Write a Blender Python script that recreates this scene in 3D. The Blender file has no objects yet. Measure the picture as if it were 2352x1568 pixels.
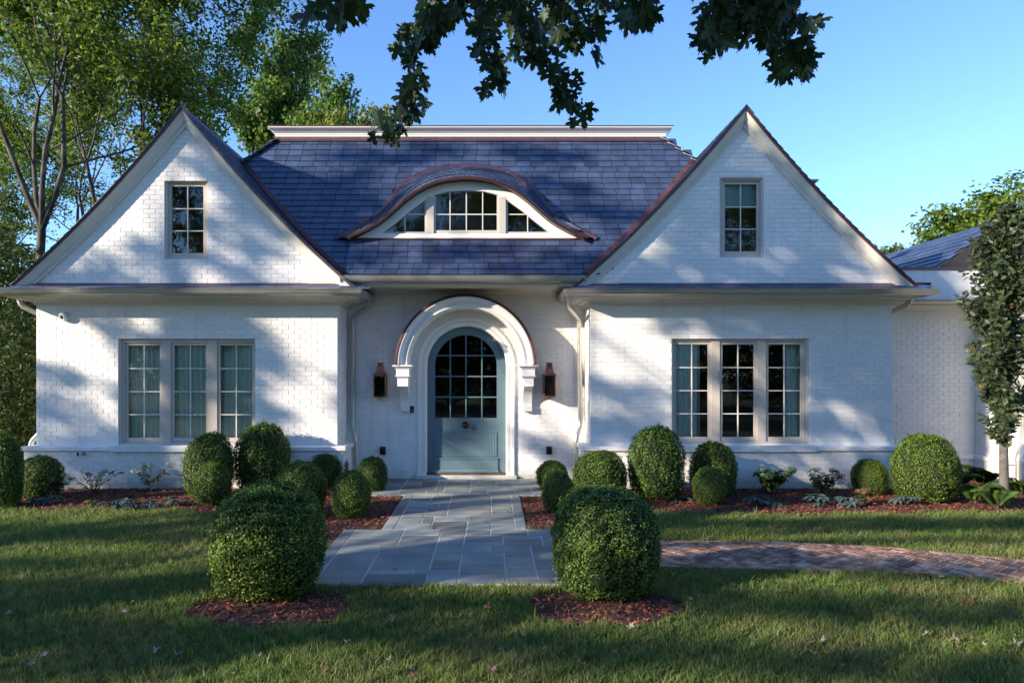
import bpy, math, random
import numpy as np
from mathutils import Vector, Matrix
from mathutils.geometry import tessellate_polygon
R = math.radians
rng = random.Random(7)
C = bpy.context.scene.collection
scene = bpy.context.scene

# ---------------------------------------------------------------- camera, sky, sun, exposure
CAMZ = 1.948
FP, VX, VY = 1568.0, 1129.0, 862.0          # focal length and principal point of a 2352 px wide frame
cam_d = bpy.data.cameras.new('camera')
cam_d.lens = 24.0; cam_d.sensor_width = 36.0
cam_d.shift_x = (1176 - VX) / 2352.0
cam_d.shift_y = (VY - 784) / 2352.0
cam_d.clip_start = 0.05; cam_d.clip_end = 3000
cam = bpy.data.objects.new('camera', cam_d)
cam.location = (0, 0, CAMZ); cam.rotation_euler = (R(90), 0, 0)
C.objects.link(cam); scene.camera = cam

SUNV = Vector((1.9, 1.0, -0.75)).normalized()    # direction the sunlight travels
elev = math.asin(-SUNV.z)
azim = math.atan2(-SUNV.x, -SUNV.y)
world = bpy.data.worlds.new('World'); scene.world = world; world.use_nodes = True
nt = world.node_tree; nt.nodes.clear()
sky = nt.nodes.new('ShaderNodeTexSky'); sky.sky_type = 'NISHITA'; sky.sun_disc = False
sky.sun_elevation = elev; sky.sun_rotation = azim % (2 * math.pi)
sky.air_density = 1.0; sky.dust_density = 0.0; sky.ozone_density = 1.4
bg = nt.nodes.new('ShaderNodeBackground'); bg.inputs['Strength'].default_value = 0.13
wo = nt.nodes.new('ShaderNodeOutputWorld')
tintn = nt.nodes.new('ShaderNodeVectorMath'); tintn.operation = 'MULTIPLY'; tintn.inputs[1].default_value = (.50, .675, .93)   # cool white balance
nt.links.new(sky.outputs[0], tintn.inputs[0]); nt.links.new(tintn.outputs[0], bg.inputs['Color']); nt.links.new(bg.outputs[0], wo.inputs['Surface'])
sun_d = bpy.data.lights.new('sun', 'SUN'); sun_d.energy = 3.9; sun_d.angle = R(0.53)
sun_d.color = (1.0, 0.86, 0.68)
sun = bpy.data.objects.new('sun', sun_d); C.objects.link(sun)
sun.rotation_euler = SUNV.to_track_quat('-Z', 'Y').to_euler(); sun.location = (-20, -10, 20)
vs = scene.view_settings
scene.display_settings.display_device = 'sRGB'
vs.view_transform = 'Standard'; vs.look = 'None'; vs.exposure = 1.52; vs.gamma = 1.0
vs.use_curve_mapping = False
scene.cycles.max_bounces = 8; scene.cycles.transparent_max_bounces = 12
scene.cycles.use_denoising = True
scene.cycles.sample_clamp_indirect = 6.0

# ---------------------------------------------------------------- geometry helpers
def P(px, py, d):
    return Vector(((px - VX) * d / FP, d, CAMZ - (py - VY) * d / FP))
def PX(px, d): return (px - VX) * d / FP
def PZ(py, d): return CAMZ - (py - VY) * d / FP
def zg(y):
    """height of the ground: almost level, falling a little from the door towards the street"""
    if y > 12.8: return 0.0
    if y < -2: return -0.2264
    return -0.0153 * (12.8 - y)
def G(px, py):
    d = 3361.6 / (py - 838.0)
    return Vector(((px - VX) * d / FP, d, zg(d)))

WL = {}                                           # world location of each linked object
def base_obj(name, data, parent, loc):
    o = bpy.data.objects.new(name, data); C.objects.link(o)
    ploc = Vector((0, 0, 0))
    if parent is not None:
        o.parent = parent; ploc = WL[parent.name]
    if loc is None: loc = ploc
    loc = Vector(loc); o.location = loc - ploc; WL[o.name] = loc
    return o
def thing(name, label, cat, loc, group=None):
    o = base_obj(name, None, None, loc); o.empty_display_size = 0.1
    o['label'] = label; o['category'] = cat
    if group: o['group'] = group
    return o
def tag(o, label=None, cat=None, group=None, kind=None):
    if label: o['label'] = label
    if cat: o['category'] = cat
    if group: o['group'] = group
    if kind: o['kind'] = kind
    return o

class MB:
    def __init__(s): s.v = []; s.f = []
    def add(s, vs, fs):
        n = len(s.v); s.v += [tuple(p) for p in vs]; s.f += [tuple(i + n for i in f) for f in fs]
    def box(s, x0, x1, y0, y1, z0, z1):
        s.add([(x0,y0,z0),(x1,y0,z0),(x1,y1,z0),(x0,y1,z0),(x0,y0,z1),(x1,y0,z1),(x1,y1,z1),(x0,y1,z1)],
              [(0,3,2,1),(4,5,6,7),(0,1,5,4),(1,2,6,5),(2,3,7,6),(3,0,4,7)])
        return s
    def hexa(s, pts):
        s.add(pts, [(0,3,2,1),(4,5,6,7),(0,1,5,4),(1,2,6,5),(2,3,7,6),(3,0,4,7)])
        return s
    def grid(s, rows, closed=False):
        n = len(s.v); m = len(rows[0])
        for r in rows: s.v += [tuple(p) for p in r]
        for i in range(len(rows) - 1):
            for j in range(m if closed else m - 1):
                a = n + i*m + j; b = n + i*m + (j+1) % m
                s.f.append((a, b, b + m, a + m))
        return s
    def tube(s, pts, rad, n=8, caps=True):
        pts = [Vector(p) for p in pts]
        if not isinstance(rad, (list, tuple)): rad = [rad]*len(pts)
        rows = []; up = None
        for i, p in enumerate(pts):
            t = (pts[min(i+1, len(pts)-1)] - pts[max(i-1, 0)])
            if t.length < 1e-9: t = Vector((0,0,1))
            t.normalize()
            if up is None: up = Vector((1,0,0)) if abs(t.x) < .8 else Vector((0,1,0))
            a = (up - t*up.dot(t)); a.normalize(); b = t.cross(a); up = a
            rows.append([p + (a*math.cos(k*2*math.pi/n) + b*math.sin(k*2*math.pi/n))*rad[i] for k in range(n)])
        n0 = len(s.v); s.grid(rows, closed=True)
        if caps:
            s.f.append(tuple(n0 + k for k in range(n))[::-1])
            s.f.append(tuple(n0 + (len(rows)-1)*n + k for k in range(n)))
        return s
    def slab(s, outer, holes, y0, y1):
        """polygon in XZ with holes, thick from y0 (front) to y1 (back)"""
        loops = [outer] + list(holes)
        flat = [p for l in loops for p in l]
        tri = tessellate_polygon([[Vector((x, z, 0)) for x, z in l] for l in loops])
        n = len(s.v); m = len(flat)
        s.v += [(x, y0, z) for x, z in flat] + [(x, y1, z) for x, z in flat]
        for t in tri:
            a, b, c = [Vector((flat[i][0], flat[i][1])) for i in t]
            cr = (b-a).x*(c-a).y - (b-a).y*(c-a).x
            t = tuple(t) if cr > 0 else tuple(t)[::-1]     # counter-clockwise in XZ faces -Y
            s.f.append(tuple(n + i for i in t)); s.f.append(tuple(n + m + i for i in t[::-1]))
        k = 0
        for l in loops:
            L = len(l)
            ar = sum(l[i][0]*l[(i+1)%L][1] - l[(i+1)%L][0]*l[i][1] for i in range(L))
            flip = (ar > 0) == (l is not outer)
            for i in range(L):
                a = n + k + i; b = n + k + (i+1) % L
                q = (b, a, a + m, b + m)
                s.f.append(q[::-1] if flip else q)
            k += L
        return s
    def sweep(s, path, prof, side=1):
        """profile (offset outward, z) along a plan polyline (x, y), mitred"""
        rows = []
        for i, p in enumerate(path):
            p = Vector(p)
            t0 = (Vector(path[i]) - Vector(path[i-1])).normalized() if i > 0 else None
            t1 = (Vector(path[i+1]) - Vector(path[i])).normalized() if i < len(path)-1 else None
            if t0 is None: t0 = t1
            if t1 is None: t1 = t0
            n0 = Vector((t0.y, -t0.x))*side; n1 = Vector((t1.y, -t1.x))*side
            nn = n0 + n1; nn = nn / (nn.length_squared) * 2
            rows.append([(p.x + nn.x*o, p.y + nn.y*o, z) for o, z in prof])
        s.grid(rows)
        return s
    def archsweep(s, cx, cz, rad, zbot, prof, n=40):
        """profile (radial offset, y) along legs + half circle"""
        st = []
        if zbot is not None: st.append(((-1, 0), (cx, zbot)))
        for k in range(n + 1):
            a = math.pi * (1 - k/n)
            st.append(((math.cos(a), math.sin(a)), (cx, cz)))
        if zbot is not None: st.append(((1, 0), (cx, zbot)))
        rows = []
        for (nx, nz), (x, z) in st:
            rows.append([(x + nx*(rad+o), y, z + nz*(rad+o)) for o, y in prof])
        s.grid(rows); return s
    def build(s, name, m, parent=None, loc=None, smooth=False, kind=None):
        if loc is None: L = WL[parent.name] if parent is not None else Vector((0,0,0))
        else: L = Vector(loc)
        me = bpy.data.meshes.new(name)
        me.from_pydata([(x - L.x, y - L.y, z - L.z) for x, y, z in s.v], [], s.f); me.update()
        if m: me.materials.append(m)
        if smooth:
            me.shade_smooth() if hasattr(me, 'shade_smooth') else None
            if isinstance(smooth, (int, float)) and not isinstance(smooth, bool):
                try: me.set_sharp_from_angle(angle=R(smooth))
                except Exception: pass
        o = base_obj(name, me, parent, L)
        if kind: o['kind'] = kind
        return o

def np_mesh(name, V, quads=None, tris=None, m=None, col=None, smooth=False):
    me = bpy.data.meshes.new(name)
    nq = 0 if quads is None else len(quads); ntr = 0 if tris is None else len(tris)
    me.vertices.add(len(V)); me.vertices.foreach_set('co', np.asarray(V, dtype=np.float32).ravel())
    idx = []; st = []
    if nq: idx.append(np.asarray(quads).ravel()); st.append(np.arange(nq)*4)
    if ntr: idx.append(np.asarray(tris).ravel()); st.append(nq*4 + np.arange(ntr)*3)
    idx = np.concatenate(idx).astype(np.int32); st = np.concatenate(st).astype(np.int32)
    me.loops.add(len(idx)); me.loops.foreach_set('vertex_index', idx)
    me.polygons.add(nq + ntr); me.polygons.foreach_set('loop_start', st)
    me.polygons.foreach_set('loop_total', np.concatenate([np.full(nq, 4), np.full(ntr, 3)]).astype(np.int32))
    if smooth: me.polygons.foreach_set('use_smooth', np.ones(nq+ntr, dtype=bool))
    me.update(calc_edges=True)
    if m: me.materials.append(m)
    if col is not None:
        a = me.color_attributes.new('tint', 'FLOAT_COLOR', 'POINT')
        c = np.ones((len(V), 4), dtype=np.float32); c[:, :3] = col
        a.data.foreach_set('color', c.ravel())
    return me

# ---------------------------------------------------------------- materials
def material(name, col, rough=.6, metal=0., var=0., var_scale=3., bump=0., bump_scale=40., island=0., col2=None,
             spec=.5, tint=False, transl=0., rough_var=0.):
    m = bpy.data.materials.new(name); m.use_nodes = True
    t = m.node_tree; N = t.nodes; Lk = t.links; N.clear()
    out = N.new('ShaderNodeOutputMaterial'); b = N.new('ShaderNodeBsdfPrincipled')
    b.inputs['Roughness'].default_value = rough; b.inputs['Metallic'].default_value = metal
    b.inputs['Specular IOR Level'].default_value = spec
    geo = N.new('ShaderNodeNewGeometry')
    c = None
    if tint:
        a = N.new('ShaderNodeAttribute'); a.attribute_name = 'tint'; c = a.outputs['Color']
    else:
        rgb = N.new('ShaderNodeRGB'); rgb.outputs[0].default_value = (*col, 1); c = rgb.outputs[0]
    if col2 is not None:
        nz = N.new('ShaderNodeTexNoise'); nz.inputs['Scale'].default_value = var_scale; nz.inputs['Detail'].default_value = 5
        Lk.new(geo.outputs['Position'], nz.inputs['Vector'])
        mr = N.new('ShaderNodeMapRange'); mr.inputs[1].default_value = .4; mr.inputs[2].default_value = .62
        Lk.new(nz.outputs['Fac'], mr.inputs[0])
        mx = N.new('ShaderNodeMix'); mx.data_type = 'RGBA'; mx.inputs[7].default_value = (*col2, 1)
        Lk.new(mr.outputs[0], mx.inputs[0]); Lk.new(c, mx.inputs[6]); c = mx.outputs[2]
    if island or var:
        mult = None
        if island:
            oi = N.new('ShaderNodeObjectInfo')
            ad = N.new('ShaderNodeMath'); ad.operation = 'ADD'
            Lk.new(geo.outputs['Random Per Island'], ad.inputs[0]); Lk.new(oi.outputs['Random'], ad.inputs[1])
            fr = N.new('ShaderNodeMath'); fr.operation = 'FRACT'; Lk.new(ad.outputs[0], fr.inputs[0])
            m1 = N.new('ShaderNodeMapRange'); m1.inputs[3].default_value = 1 - island; m1.inputs[4].default_value = 1 + island
            Lk.new(fr.outputs[0], m1.inputs[0]); mult = m1.outputs[0]
        if var:
            nz = N.new('ShaderNodeTexNoise'); nz.inputs['Scale'].default_value = var_scale; nz.inputs['Detail'].default_value = 6
            Lk.new(geo.outputs['Position'], nz.inputs['Vector'])
            m2 = N.new('ShaderNodeMapRange'); m2.inputs[1].default_value = .3; m2.inputs[2].default_value = .7
            m2.inputs[3].default_value = 1 - var; m2.inputs[4].default_value = 1 + var
            Lk.new(nz.outputs['Fac'], m2.inputs[0])
            if mult is None: mult = m2.outputs[0]
            else:
                mm = N.new('ShaderNodeMath'); mm.operation = 'MULTIPLY'
                Lk.new(mult, mm.inputs[0]); Lk.new(m2.outputs[0], mm.inputs[1]); mult = mm.outputs[0]
        vm = N.new('ShaderNodeVectorMath'); vm.operation = 'SCALE'
        Lk.new(c, vm.inputs[0]); Lk.new(mult, vm.inputs['Scale']); c = vm.outputs[0]
    Lk.new(c, b.inputs['Base Color'])
    if rough_var:
        nr = N.new('ShaderNodeTexNoise'); nr.inputs['Scale'].default_value = var_scale*2; nr.inputs['Detail'].default_value = 4
        Lk.new(geo.outputs['Position'], nr.inputs['Vector'])
        m3 = N.new('ShaderNodeMapRange'); m3.inputs[1].default_value = .3; m3.inputs[2].default_value = .7
        m3.inputs[3].default_value = rough - rough_var; m3.inputs[4].default_value = rough + rough_var
        Lk.new(nr.outputs['Fac'], m3.inputs[0]); Lk.new(m3.outputs[0], b.inputs['Roughness'])
    if bump:
        nb = N.new('ShaderNodeTexNoise'); nb.inputs['Scale'].default_value = bump_scale; nb.inputs['Detail'].default_value = 5
        Lk.new(geo.outputs['Position'], nb.inputs['Vector'])
        bp = N.new('ShaderNodeBump'); bp.inputs['Strength'].default_value = bump; bp.inputs['Distance'].default_value = .01
        Lk.new(nb.outputs['Fac'], bp.inputs['Height']); Lk.new(bp.outputs[0], b.inputs['Normal'])
    if transl:
        tr = N.new('ShaderNodeBsdfTranslucent'); Lk.new(c, tr.inputs['Color'])
        ms = N.new('ShaderNodeMixShader'); ms.inputs[0].default_value = transl
        Lk.new(b.outputs[0], ms.inputs[1]); Lk.new(tr.outputs[0], ms.inputs[2]); Lk.new(ms.outputs[0], out.inputs['Surface'])
    else:
        Lk.new(b.outputs[0], out.inputs['Surface'])
    return m

def weather(m, col=(.30, .29, .22)):
    t = m.node_tree; N = t.nodes; Lk = t.links; b = [n for n in N if n.type == 'BSDF_PRINCIPLED'][0]
    src = b.inputs['Base Color'].links[0].from_socket
    geo = N.new('ShaderNodeNewGeometry'); sp = N.new('ShaderNodeSeparateXYZ'); Lk.new(geo.outputs['Position'], sp.inputs[0])
    nz = N.new('ShaderNodeTexNoise'); nz.inputs['Scale'].default_value = 3.5; nz.inputs['Detail'].default_value = 6; Lk.new(geo.outputs['Position'], nz.inputs['Vector'])
    ad = N.new('ShaderNodeMath'); ad.operation = 'MULTIPLY_ADD'; ad.inputs[1].default_value = .55; Lk.new(nz.outputs['Fac'], ad.inputs[0]); 
    ng = N.new('ShaderNodeMath'); ng.operation = 'MULTIPLY'; ng.inputs[1].default_value = -1.; Lk.new(sp.outputs['Z'], ng.inputs[0]); Lk.new(ng.outputs[0], ad.inputs[2])
    mr = N.new('ShaderNodeMapRange'); mr.inputs[1].default_value = .0; mr.inputs[2].default_value = .28; mr.inputs[3].default_value = 0; mr.inputs[4].default_value = .55
    Lk.new(ad.outputs[0], mr.inputs[0])
    mp = N.new('ShaderNodeMapping'); mp.inputs['Scale'].default_value = (3.0, 3.0, .22); Lk.new(geo.outputs['Position'], mp.inputs['Vector'])
    n2 = N.new('ShaderNodeTexNoise'); n2.inputs['Scale'].default_value = 2.2; n2.inputs['Detail'].default_value = 7; Lk.new(mp.outputs[0], n2.inputs['Vector'])
    m2 = N.new('ShaderNodeMapRange'); m2.inputs[1].default_value = .55; m2.inputs[2].default_value = .80; m2.inputs[3].default_value = 0; m2.inputs[4].default_value = .22
    Lk.new(n2.outputs['Fac'], m2.inputs[0])
    mx = N.new('ShaderNodeMath'); mx.operation = 'MAXIMUM'; Lk.new(mr.outputs[0], mx.inputs[0]); Lk.new(m2.outputs[0], mx.inputs[1])
    mix = N.new('ShaderNodeMix'); mix.data_type = 'RGBA'; mix.inputs[7].default_value = (*col, 1); Lk.new(mx.outputs[0], mix.inputs[0]); Lk.new(src, mix.inputs[6])
    Lk.new(mix.outputs[2], b.inputs['Base Color'])
M = {}
M['brick'] = material('painted_white_brick', (.78, .765, .745), .55, island=.035, var=.05, var_scale=1.3, bump=.35, bump_scale=45)
M['mortar'] = material('painted_mortar', (.76, .745, .73), .6, var=.06, var_scale=2, bump=.4, bump_scale=60)
M['render'] = material('white_painted_stone', (.78, .765, .75), .6, var=.05, var_scale=2, bump=.4, bump_scale=25)
for k_ in ('brick', 'mortar', 'render'): weather(M[k_])
M['trim'] = material('cream_painted_trim', (.66, .64, .585), .42, var=.03, var_scale=3)
M['white_trim'] = material('white_painted_trim', (.80, .79, .77), .38, var=.02, var_scale=3)
M['frame'] = material('greige_window_paint', (.50, .455, .40), .42, var=.03)
M['muntin'] = material('pale_muntin_paint', (.66, .63, .58), .4)
M['slate'] = material('blue_grey_slate', (.040, .060, .120), .42, island=.25, var=.22, var_scale=5, bump=.35, bump_scale=30, rough_var=.1, spec=.7)
M['deck'] = material('roof_underlay', (.03, .03, .035), .8)
M['copper'] = material('weathered_copper', (.24, .105, .075), .42, metal=.75, col2=(.15, .07, .065), var_scale=4, var=.2, rough_var=.1)
M['copper_dark'] = material('dark_copper_valley', (.16, .085, .10), .4, metal=.75, var=.25, var_scale=3, rough_var=.1)
M['lantern'] = material('lantern_copper', (.42, .17, .11), .45, metal=.5, col2=(.20, .085, .06), var_scale=14, rough_var=.1)
M['zinc'] = material('galvanised_metal', (.48, .475, .46), .36, metal=.75, var=.05, var_scale=3, rough_var=.05)
M['door'] = material('blue_door_paint', (.105, .170, .205), .33, var=.03)
M['dark_metal'] = material('dark_bronze', (.03, .022, .02), .35, metal=.7)
M['black'] = material('black_plastic', (.012, .012, .013), .3)
M['white_plastic'] = material('white_plastic', (.75, .74, .71), .35)
M['brass'] = material('brass', (.6, .45, .2), .35, metal=.9)
M['wood'] = material('threshold_wood', (.09, .05, .035), .6, var=.3, var_scale=8)
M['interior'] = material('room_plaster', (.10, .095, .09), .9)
M['curtain'] = material('pale_sage_curtain', (.86, .95, .84), .9, transl=.0, var=.04)
M['curtain2'] = material('aqua_curtain', (.78, .93, .91), .9, transl=.0, var=.04)
M['blind'] = material('pale_blue_blind', (.42, .58, .58), .8)
M['bluestone'] = material('bluestone', (.145, .180, .195), .66, island=.36, col2=(.21, .215, .195), var_scale=2.2, var=.14, bump=.5, bump_scale=14, rough_var=.12)
M['joint'] = material('pale_mortar_joint', (.42, .41, .38), .9, var=.1, var_scale=8, bump=.4)
M['pbrick'] = material('red_paving_brick', (.20, .085, .050), .8, island=.42, col2=(.30, .20, .15), var_scale=9, var=.3, bump=.7, bump_scale=35)
M['soil'] = material('lawn_soil', (.055, .085, .028), .95, col2=(.10, .105, .045), var_scale=9, var=.3, bump=.8, bump_scale=60)
M['far_lawn'] = M['soil']
M['mulch_base'] = material('mulch_soil', (.050, .022, .015), .95, var=.4, var_scale=14, bump=1., bump_scale=50)
M['chip'] = material('red_bark_chips', (.17, .048, .026), .85, island=.8, var=.25, var_scale=20)
M['asphalt'] = material('asphalt', (.08, .08, .08), .9, var=.15, var_scale=4, bump=.4)
M['bark'] = material('grey_brown_bark', (.042, .034, .027), .9, col2=(.085, .078, .066), var_scale=3, var=.3, bump=1., bump_scale=14)
M['bark_pale'] = material('smooth_grey_bark', (.10, .09, .08), .85, var=.35, var_scale=12, bump=.7, bump_scale=30)
M['leaf'] = material('tree_leaves', (0, 0, 0), .5, tint=True, transl=.5, spec=.35)
M['boxleaf'] = material('boxwood_leaves', (0, 0, 0), .5, tint=True, transl=.3, spec=.3)
M['core'] = material('shrub_dark_core', (.012, .018, .008), .95)  # near-black, holds the shade inside the shrubs as colour
M['grass'] = material('grass_blades', (0, 0, 0), .5, tint=True, transl=.45, spec=.3)
M['mapleleaf'] = material('maple_leaf_green', (.026, .055, .014), .5, island=.35, transl=.22, spec=.35, var=.1, var_scale=12)
M['plantleaf'] = material('plant_leaves', (0, 0, 0), .45, tint=True, transl=.3, spec=.45)
M['dead'] = material('dead_leaf_brown', (.20, .095, .06), .8, island=.5, transl=.2, var=.2, var_scale=30)
M['deadpale'] = material('dead_leaf_pale', (.33, .27, .24), .8, island=.25, transl=.15)

def glass_mat(name, tint, refl):
    m = bpy.data.materials.new(name); m.use_nodes = True
    t = m.node_tree; N = t.nodes; Lk = t.links; N.clear()
    out = N.new('ShaderNodeOutputMaterial'); gl = N.new('ShaderNodeBsdfGlossy'); gl.inputs['Roughness'].default_value = .004
    tp = N.new('ShaderNodeBsdfTransparent'); tp.inputs['Color'].default_value = (*tint, 1)
    fr = N.new('ShaderNodeFresnel'); fr.inputs['IOR'].default_value = refl
    geo = N.new('ShaderNodeNewGeometry'); nb = N.new('ShaderNodeTexNoise'); nb.inputs['Scale'].default_value = 2.2
    Lk.new(geo.outputs['Position'], nb.inputs['Vector'])
    bp = N.new('ShaderNodeBump'); bp.inputs['Strength'].default_value = .05; bp.inputs['Distance'].default_value = .02
    Lk.new(nb.outputs['Fac'], bp.inputs['Height']); Lk.new(bp.outputs[0], gl.inputs['Normal'])
    ms = N.new('ShaderNodeMixShader'); Lk.new(fr.outputs[0], ms.inputs[0]); Lk.new(tp.outputs[0], ms.inputs[1]); Lk.new(gl.outputs[0], ms.inputs[2])
    Lk.new(ms.outputs[0], out.inputs['Surface']); return m
M['glass'] = glass_mat('window_glass', (.96, .98, .97), 1.52)
M['lanternglass'] = glass_mat('smoky_lantern_glass', (.45, .42, .38), 1.6)

# ---------------------------------------------------------------- dimensions of the place
D1, D2 = 11.97, 12.80              # front plane of the wings, recessed centre wall
LW = (-7.98, -2.70); RW = (1.74, 7.02)
ZL = 0.716                         # top of the water-table ledge
AX = (-5.349, 4.40); AZ = 6.58    # gable apexes
RK = 11.82                         # front plane of the rakes
def smooth_profile(n=24):
    amax = 2.957
    xs = [amax*i/n for i in range(n+1)]
    # smooth slope: 1.22 at the ridge easing to .86 at the eave
    out = []
    for x in xs:
        t = x/amax
        out.append((x, amax*(1.235*t - .19*t*t)))
    return out
SP = smooth_profile()
def prof_drop(a):
    t = abs(a)/2.957; return 2.957*(1.235*t - .19*t*t)
def prof_inv(b):
    q = 1.235**2 - 4*.19*b/2.957
    return 2.957*(1.235 - math.sqrt(max(q, 0)))/(2*.19)
E0, E1 = 11.86, 14.02
def zroof(d):
    t = (d - E0)/(E1 - E0); return 3.70 + (E1-E0)*(1.04*t + .39*t*t)
def on_roof(px, py):
    k = (VY - py)/FP; lo, hi = E0 - .3, E1 + .3
    for _ in range(50):
        mid = (lo+hi)/2
        if zroof(mid) - CAMZ < k*mid: lo = mid
        else: hi = mid
    return Vector(((px-VX)*mid/FP, mid, zroof(mid)))

# ---------------------------------------------------------------- ground, pavings, beds
def ground_sheet():
    xs = [-400, -60, -20, -10, 0, 10, 20, 60, 400]; ys = [-400, -30, -2, 0, 4, 8, 12.8, 20, 60, 500]
    b = MB(); b.grid([[(x, y, zg(y) - .02) for x in xs] for y in ys][::-1])
    o = b.build('ground', M['soil']); tag(o, kind='structure')
ground_sheet()
b = MB(); b.grid([[(x, y, zg(y) + .012) for x in (-200, 200)] for y in (-9, -15)])
tag(b.build('road', M['asphalt']), kind='structure')

PAVE = [(-2.0, 1.12, 11.15, D2), (-1.42, .455, 8.82, 11.15), (-1.90, .93, 6.62, 8.82)]   # x0,x1,y0,y1
BEDL = [(-14, 10.4), (-7.3, 10.15), (-4.5, 10.08), (-3.9, 9.7), (-2.7, 8.5), (-1.9, 8.1)]
BEDR = [(.455, 8.82), (.93, 8.8), (1.6, 9.3), (2.4, 10.05), (3.8, 9.72), (5.8, 9.85), (7., 9.95), (14, 10.1)]
PT = [(.9, 8.25), (2.03, 8.27), (3.54, 8.17), (4.5, 8.0), (5.2, 7.72), (5.9, 7.38), (7.0, 6.7), (8.2, 5.8)]      # brick path far edge
PB = [(.9, 7.15), (1.77, 7.17), (2.79, 7.10), (3.8, 7.02), (4.6, 6.90), (5.2, 6.66), (6.0, 6.1), (7.2, 5.2)]     # near edge
RINGS = [(-1.93, 6.02, .70, .46), (1.0, 6.05, .68, .46)]
def interp(tab, x):
    return np.interp(x, [a for a, _ in tab], [c for _, c in tab])
def lawn_mask(x, y):
    m = np.ones(x.shape, bool)
    for x0, x1, y0, y1 in PAVE: m &= ~((x > x0-.0) & (x < x1+.0) & (y > y0-.0) & (y < y1))
    m &= ~((x < -1.9) & (y > interp(BEDL, x) + .06*np.sin(x*5)))
    m &= ~((x > .455) & (y > interp(BEDR, x) + .05*np.sin(x*4)))
    m &= ~((y > 8.82) & (x > -1.9) & (x < .46))
    m &= ~((x > .9) & (y < interp(PT, x) + .015) & (y > interp(PB, x) + .02))
    for cx, cy, a, c in RINGS: m &= ~(((x-cx)/a)**2 + ((y-cy)/c)**2 < 1 + .12*np.sin(np.arctan2(y-cy, x-cx)*5 + cx))
    return m

# mulch beds
def bed(name, poly, label):
    t = MB(); n = len(poly)
    pts = [Vector((x, y, zg(y) + .004)) for x, y in poly]
    tri = tessellate_polygon([[Vector((x, y, 0)) for x, y in poly]])
    for q in tri:
        a, b2, c = [pts[i] for i in q]
        if (b2-a).cross(c-a).z < 0: q = q[::-1]
        t.add([pts[i] for i in q], [(0, 1, 2)])
    o = t.build(name, M['mulch_base']); tag(o, kind='structure'); return o
bed('mulch_bed', [(x, y) for x, y in BEDL] + [(-1.9, 8.82), (-1.42, 8.82), (-1.42, 11.15), (-2., 11.15), (-2., 12.8), (-14, 12.8)], '')
bed('mulch_bed', [(x, y) for x, y in BEDR] + [(14, 12.35), (9.3, 12.35), (9.3, 13.2), (1.12, 13.2), (1.12, 11.15), (.455, 11.15)], '')
for cx, cy, a, c in RINGS:
    bed('mulch_bed', [(cx + a*(1+.06*math.sin(5*q*.2618+cx))*math.cos(q*.2618), cy + c*(1+.06*math.sin(5*q*.2618+cx))*math.sin(q*.2618)) for q in range(24)], '')

nr = np.random.default_rng(11)
def chips():
    n = 300000
    x = nr.uniform(-10.5, 12.5, n); y = nr.uniform(5.4, 12.7, n)
    m = ~lawn_mask(x, y)
    for x0, x1, y0, y1 in PAVE: m &= ~((x > x0-.01) & (x < x1+.01) & (y > y0-.01) & (y < y1+.1))
    m &= ~((x > .9) & (y < interp(PT, x)+.03) & (y > interp(PB, x)-.02))
    m &= ~((x < LW[1]+.1) & (x > LW[0]-.1) & (y > 11.8)) & ~((x > RW[0]-.1) & (x < RW[1]+.1) & (y > 11.8))
    m &= (x > -(.75*y + 1.4)) & (x < .78*y + 2.6) & ~((x > 9.2) & (y > 12.3))
    x = x[m]; y = y[m]
    keep = nr.random(len(x)) < .52; x = x[keep]; y = y[keep]; n = len(x)
    z = np.where(y > 12.8, 0, -.0153*(12.8-y)) + nr.uniform(.004, .035, n)
    L = nr.uniform(.012, .045, n); W = nr.uniform(.004, .012, n)
    a = nr.uniform(0, 2*np.pi, n); ti = nr.normal(0, .35, n); ro = nr.normal(0, .5, n)
    ux = np.stack([np.cos(a)*np.cos(ti), np.sin(a)*np.cos(ti), np.sin(ti)], 1)
    vx = np.stack([-np.sin(a)*np.cos(ro), np.cos(a)*np.cos(ro), np.sin(ro)], 1)
    c = np.stack([x, y, z], 1)
    V = np.empty((n, 4, 3)); V[:, 0] = c - ux*L[:, None]; V[:, 1] = c + vx*W[:, None] - ux*.2*L[:, None]
    V[:, 2] = c + ux*L[:, None]; V[:, 3] = c - vx*W[:, None]
    me = np_mesh('mulch', V.reshape(-1, 3), quads=np.arange(n*4).reshape(-1, 4), m=M['chip'])
    o = base_obj('mulch', me, None, (0, 0, 0)); tag(o, 'red brown bark mulch covering the planting beds', 'mulch', kind='stuff')
chips()

# bluestone walkway
walk = MB()
for x0, x1, y0, y1 in PAVE:
    walk.hexa([(x0, y0, zg(y0)-.1), (x1, y0, zg(y0)-.1), (x1, y1, zg(y1)-.1), (x0, y1, zg(y1)-.1),
               (x0, y0, zg(y0)+.019), (x1, y0, zg(y0)+.019), (x1, y1, zg(y1)+.019), (x0, y1, zg(y1)+.019)])
walk_o = tag(walk.build('walkway', M['joint']), kind='structure')
def stone(x0, x1, y0, y1, parent, m, g=.0085, top=.024, name='stone', bev=.004):
    x0 += g; x1 -= g; y0 += g; y1 -= g
    h = rng.uniform(-.002, .002) + top
    b = MB(); c = Vector(((x0+x1)/2, (y0+y1)/2, zg((y0+y1)/2)))
    q = [(x0, y0), (x1, y0), (x1, y1), (x0, y1)]
    lo = [(x, y, zg(y)) for x, y in q]; mid = [(x, y, zg(y)+h-bev) for x, y in q]
    s = [(x0+bev, y0+bev), (x1-bev, y0+bev), (x1-bev, y1-bev), (x0+bev, y1-bev)]
    hi = [(x, y, zg(y)+h) for x, y in s]
    b.grid([lo, mid, hi], closed=True); b.f.append((8, 9, 10, 11))
    return b.build(name, m, parent, loc=c)
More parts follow.
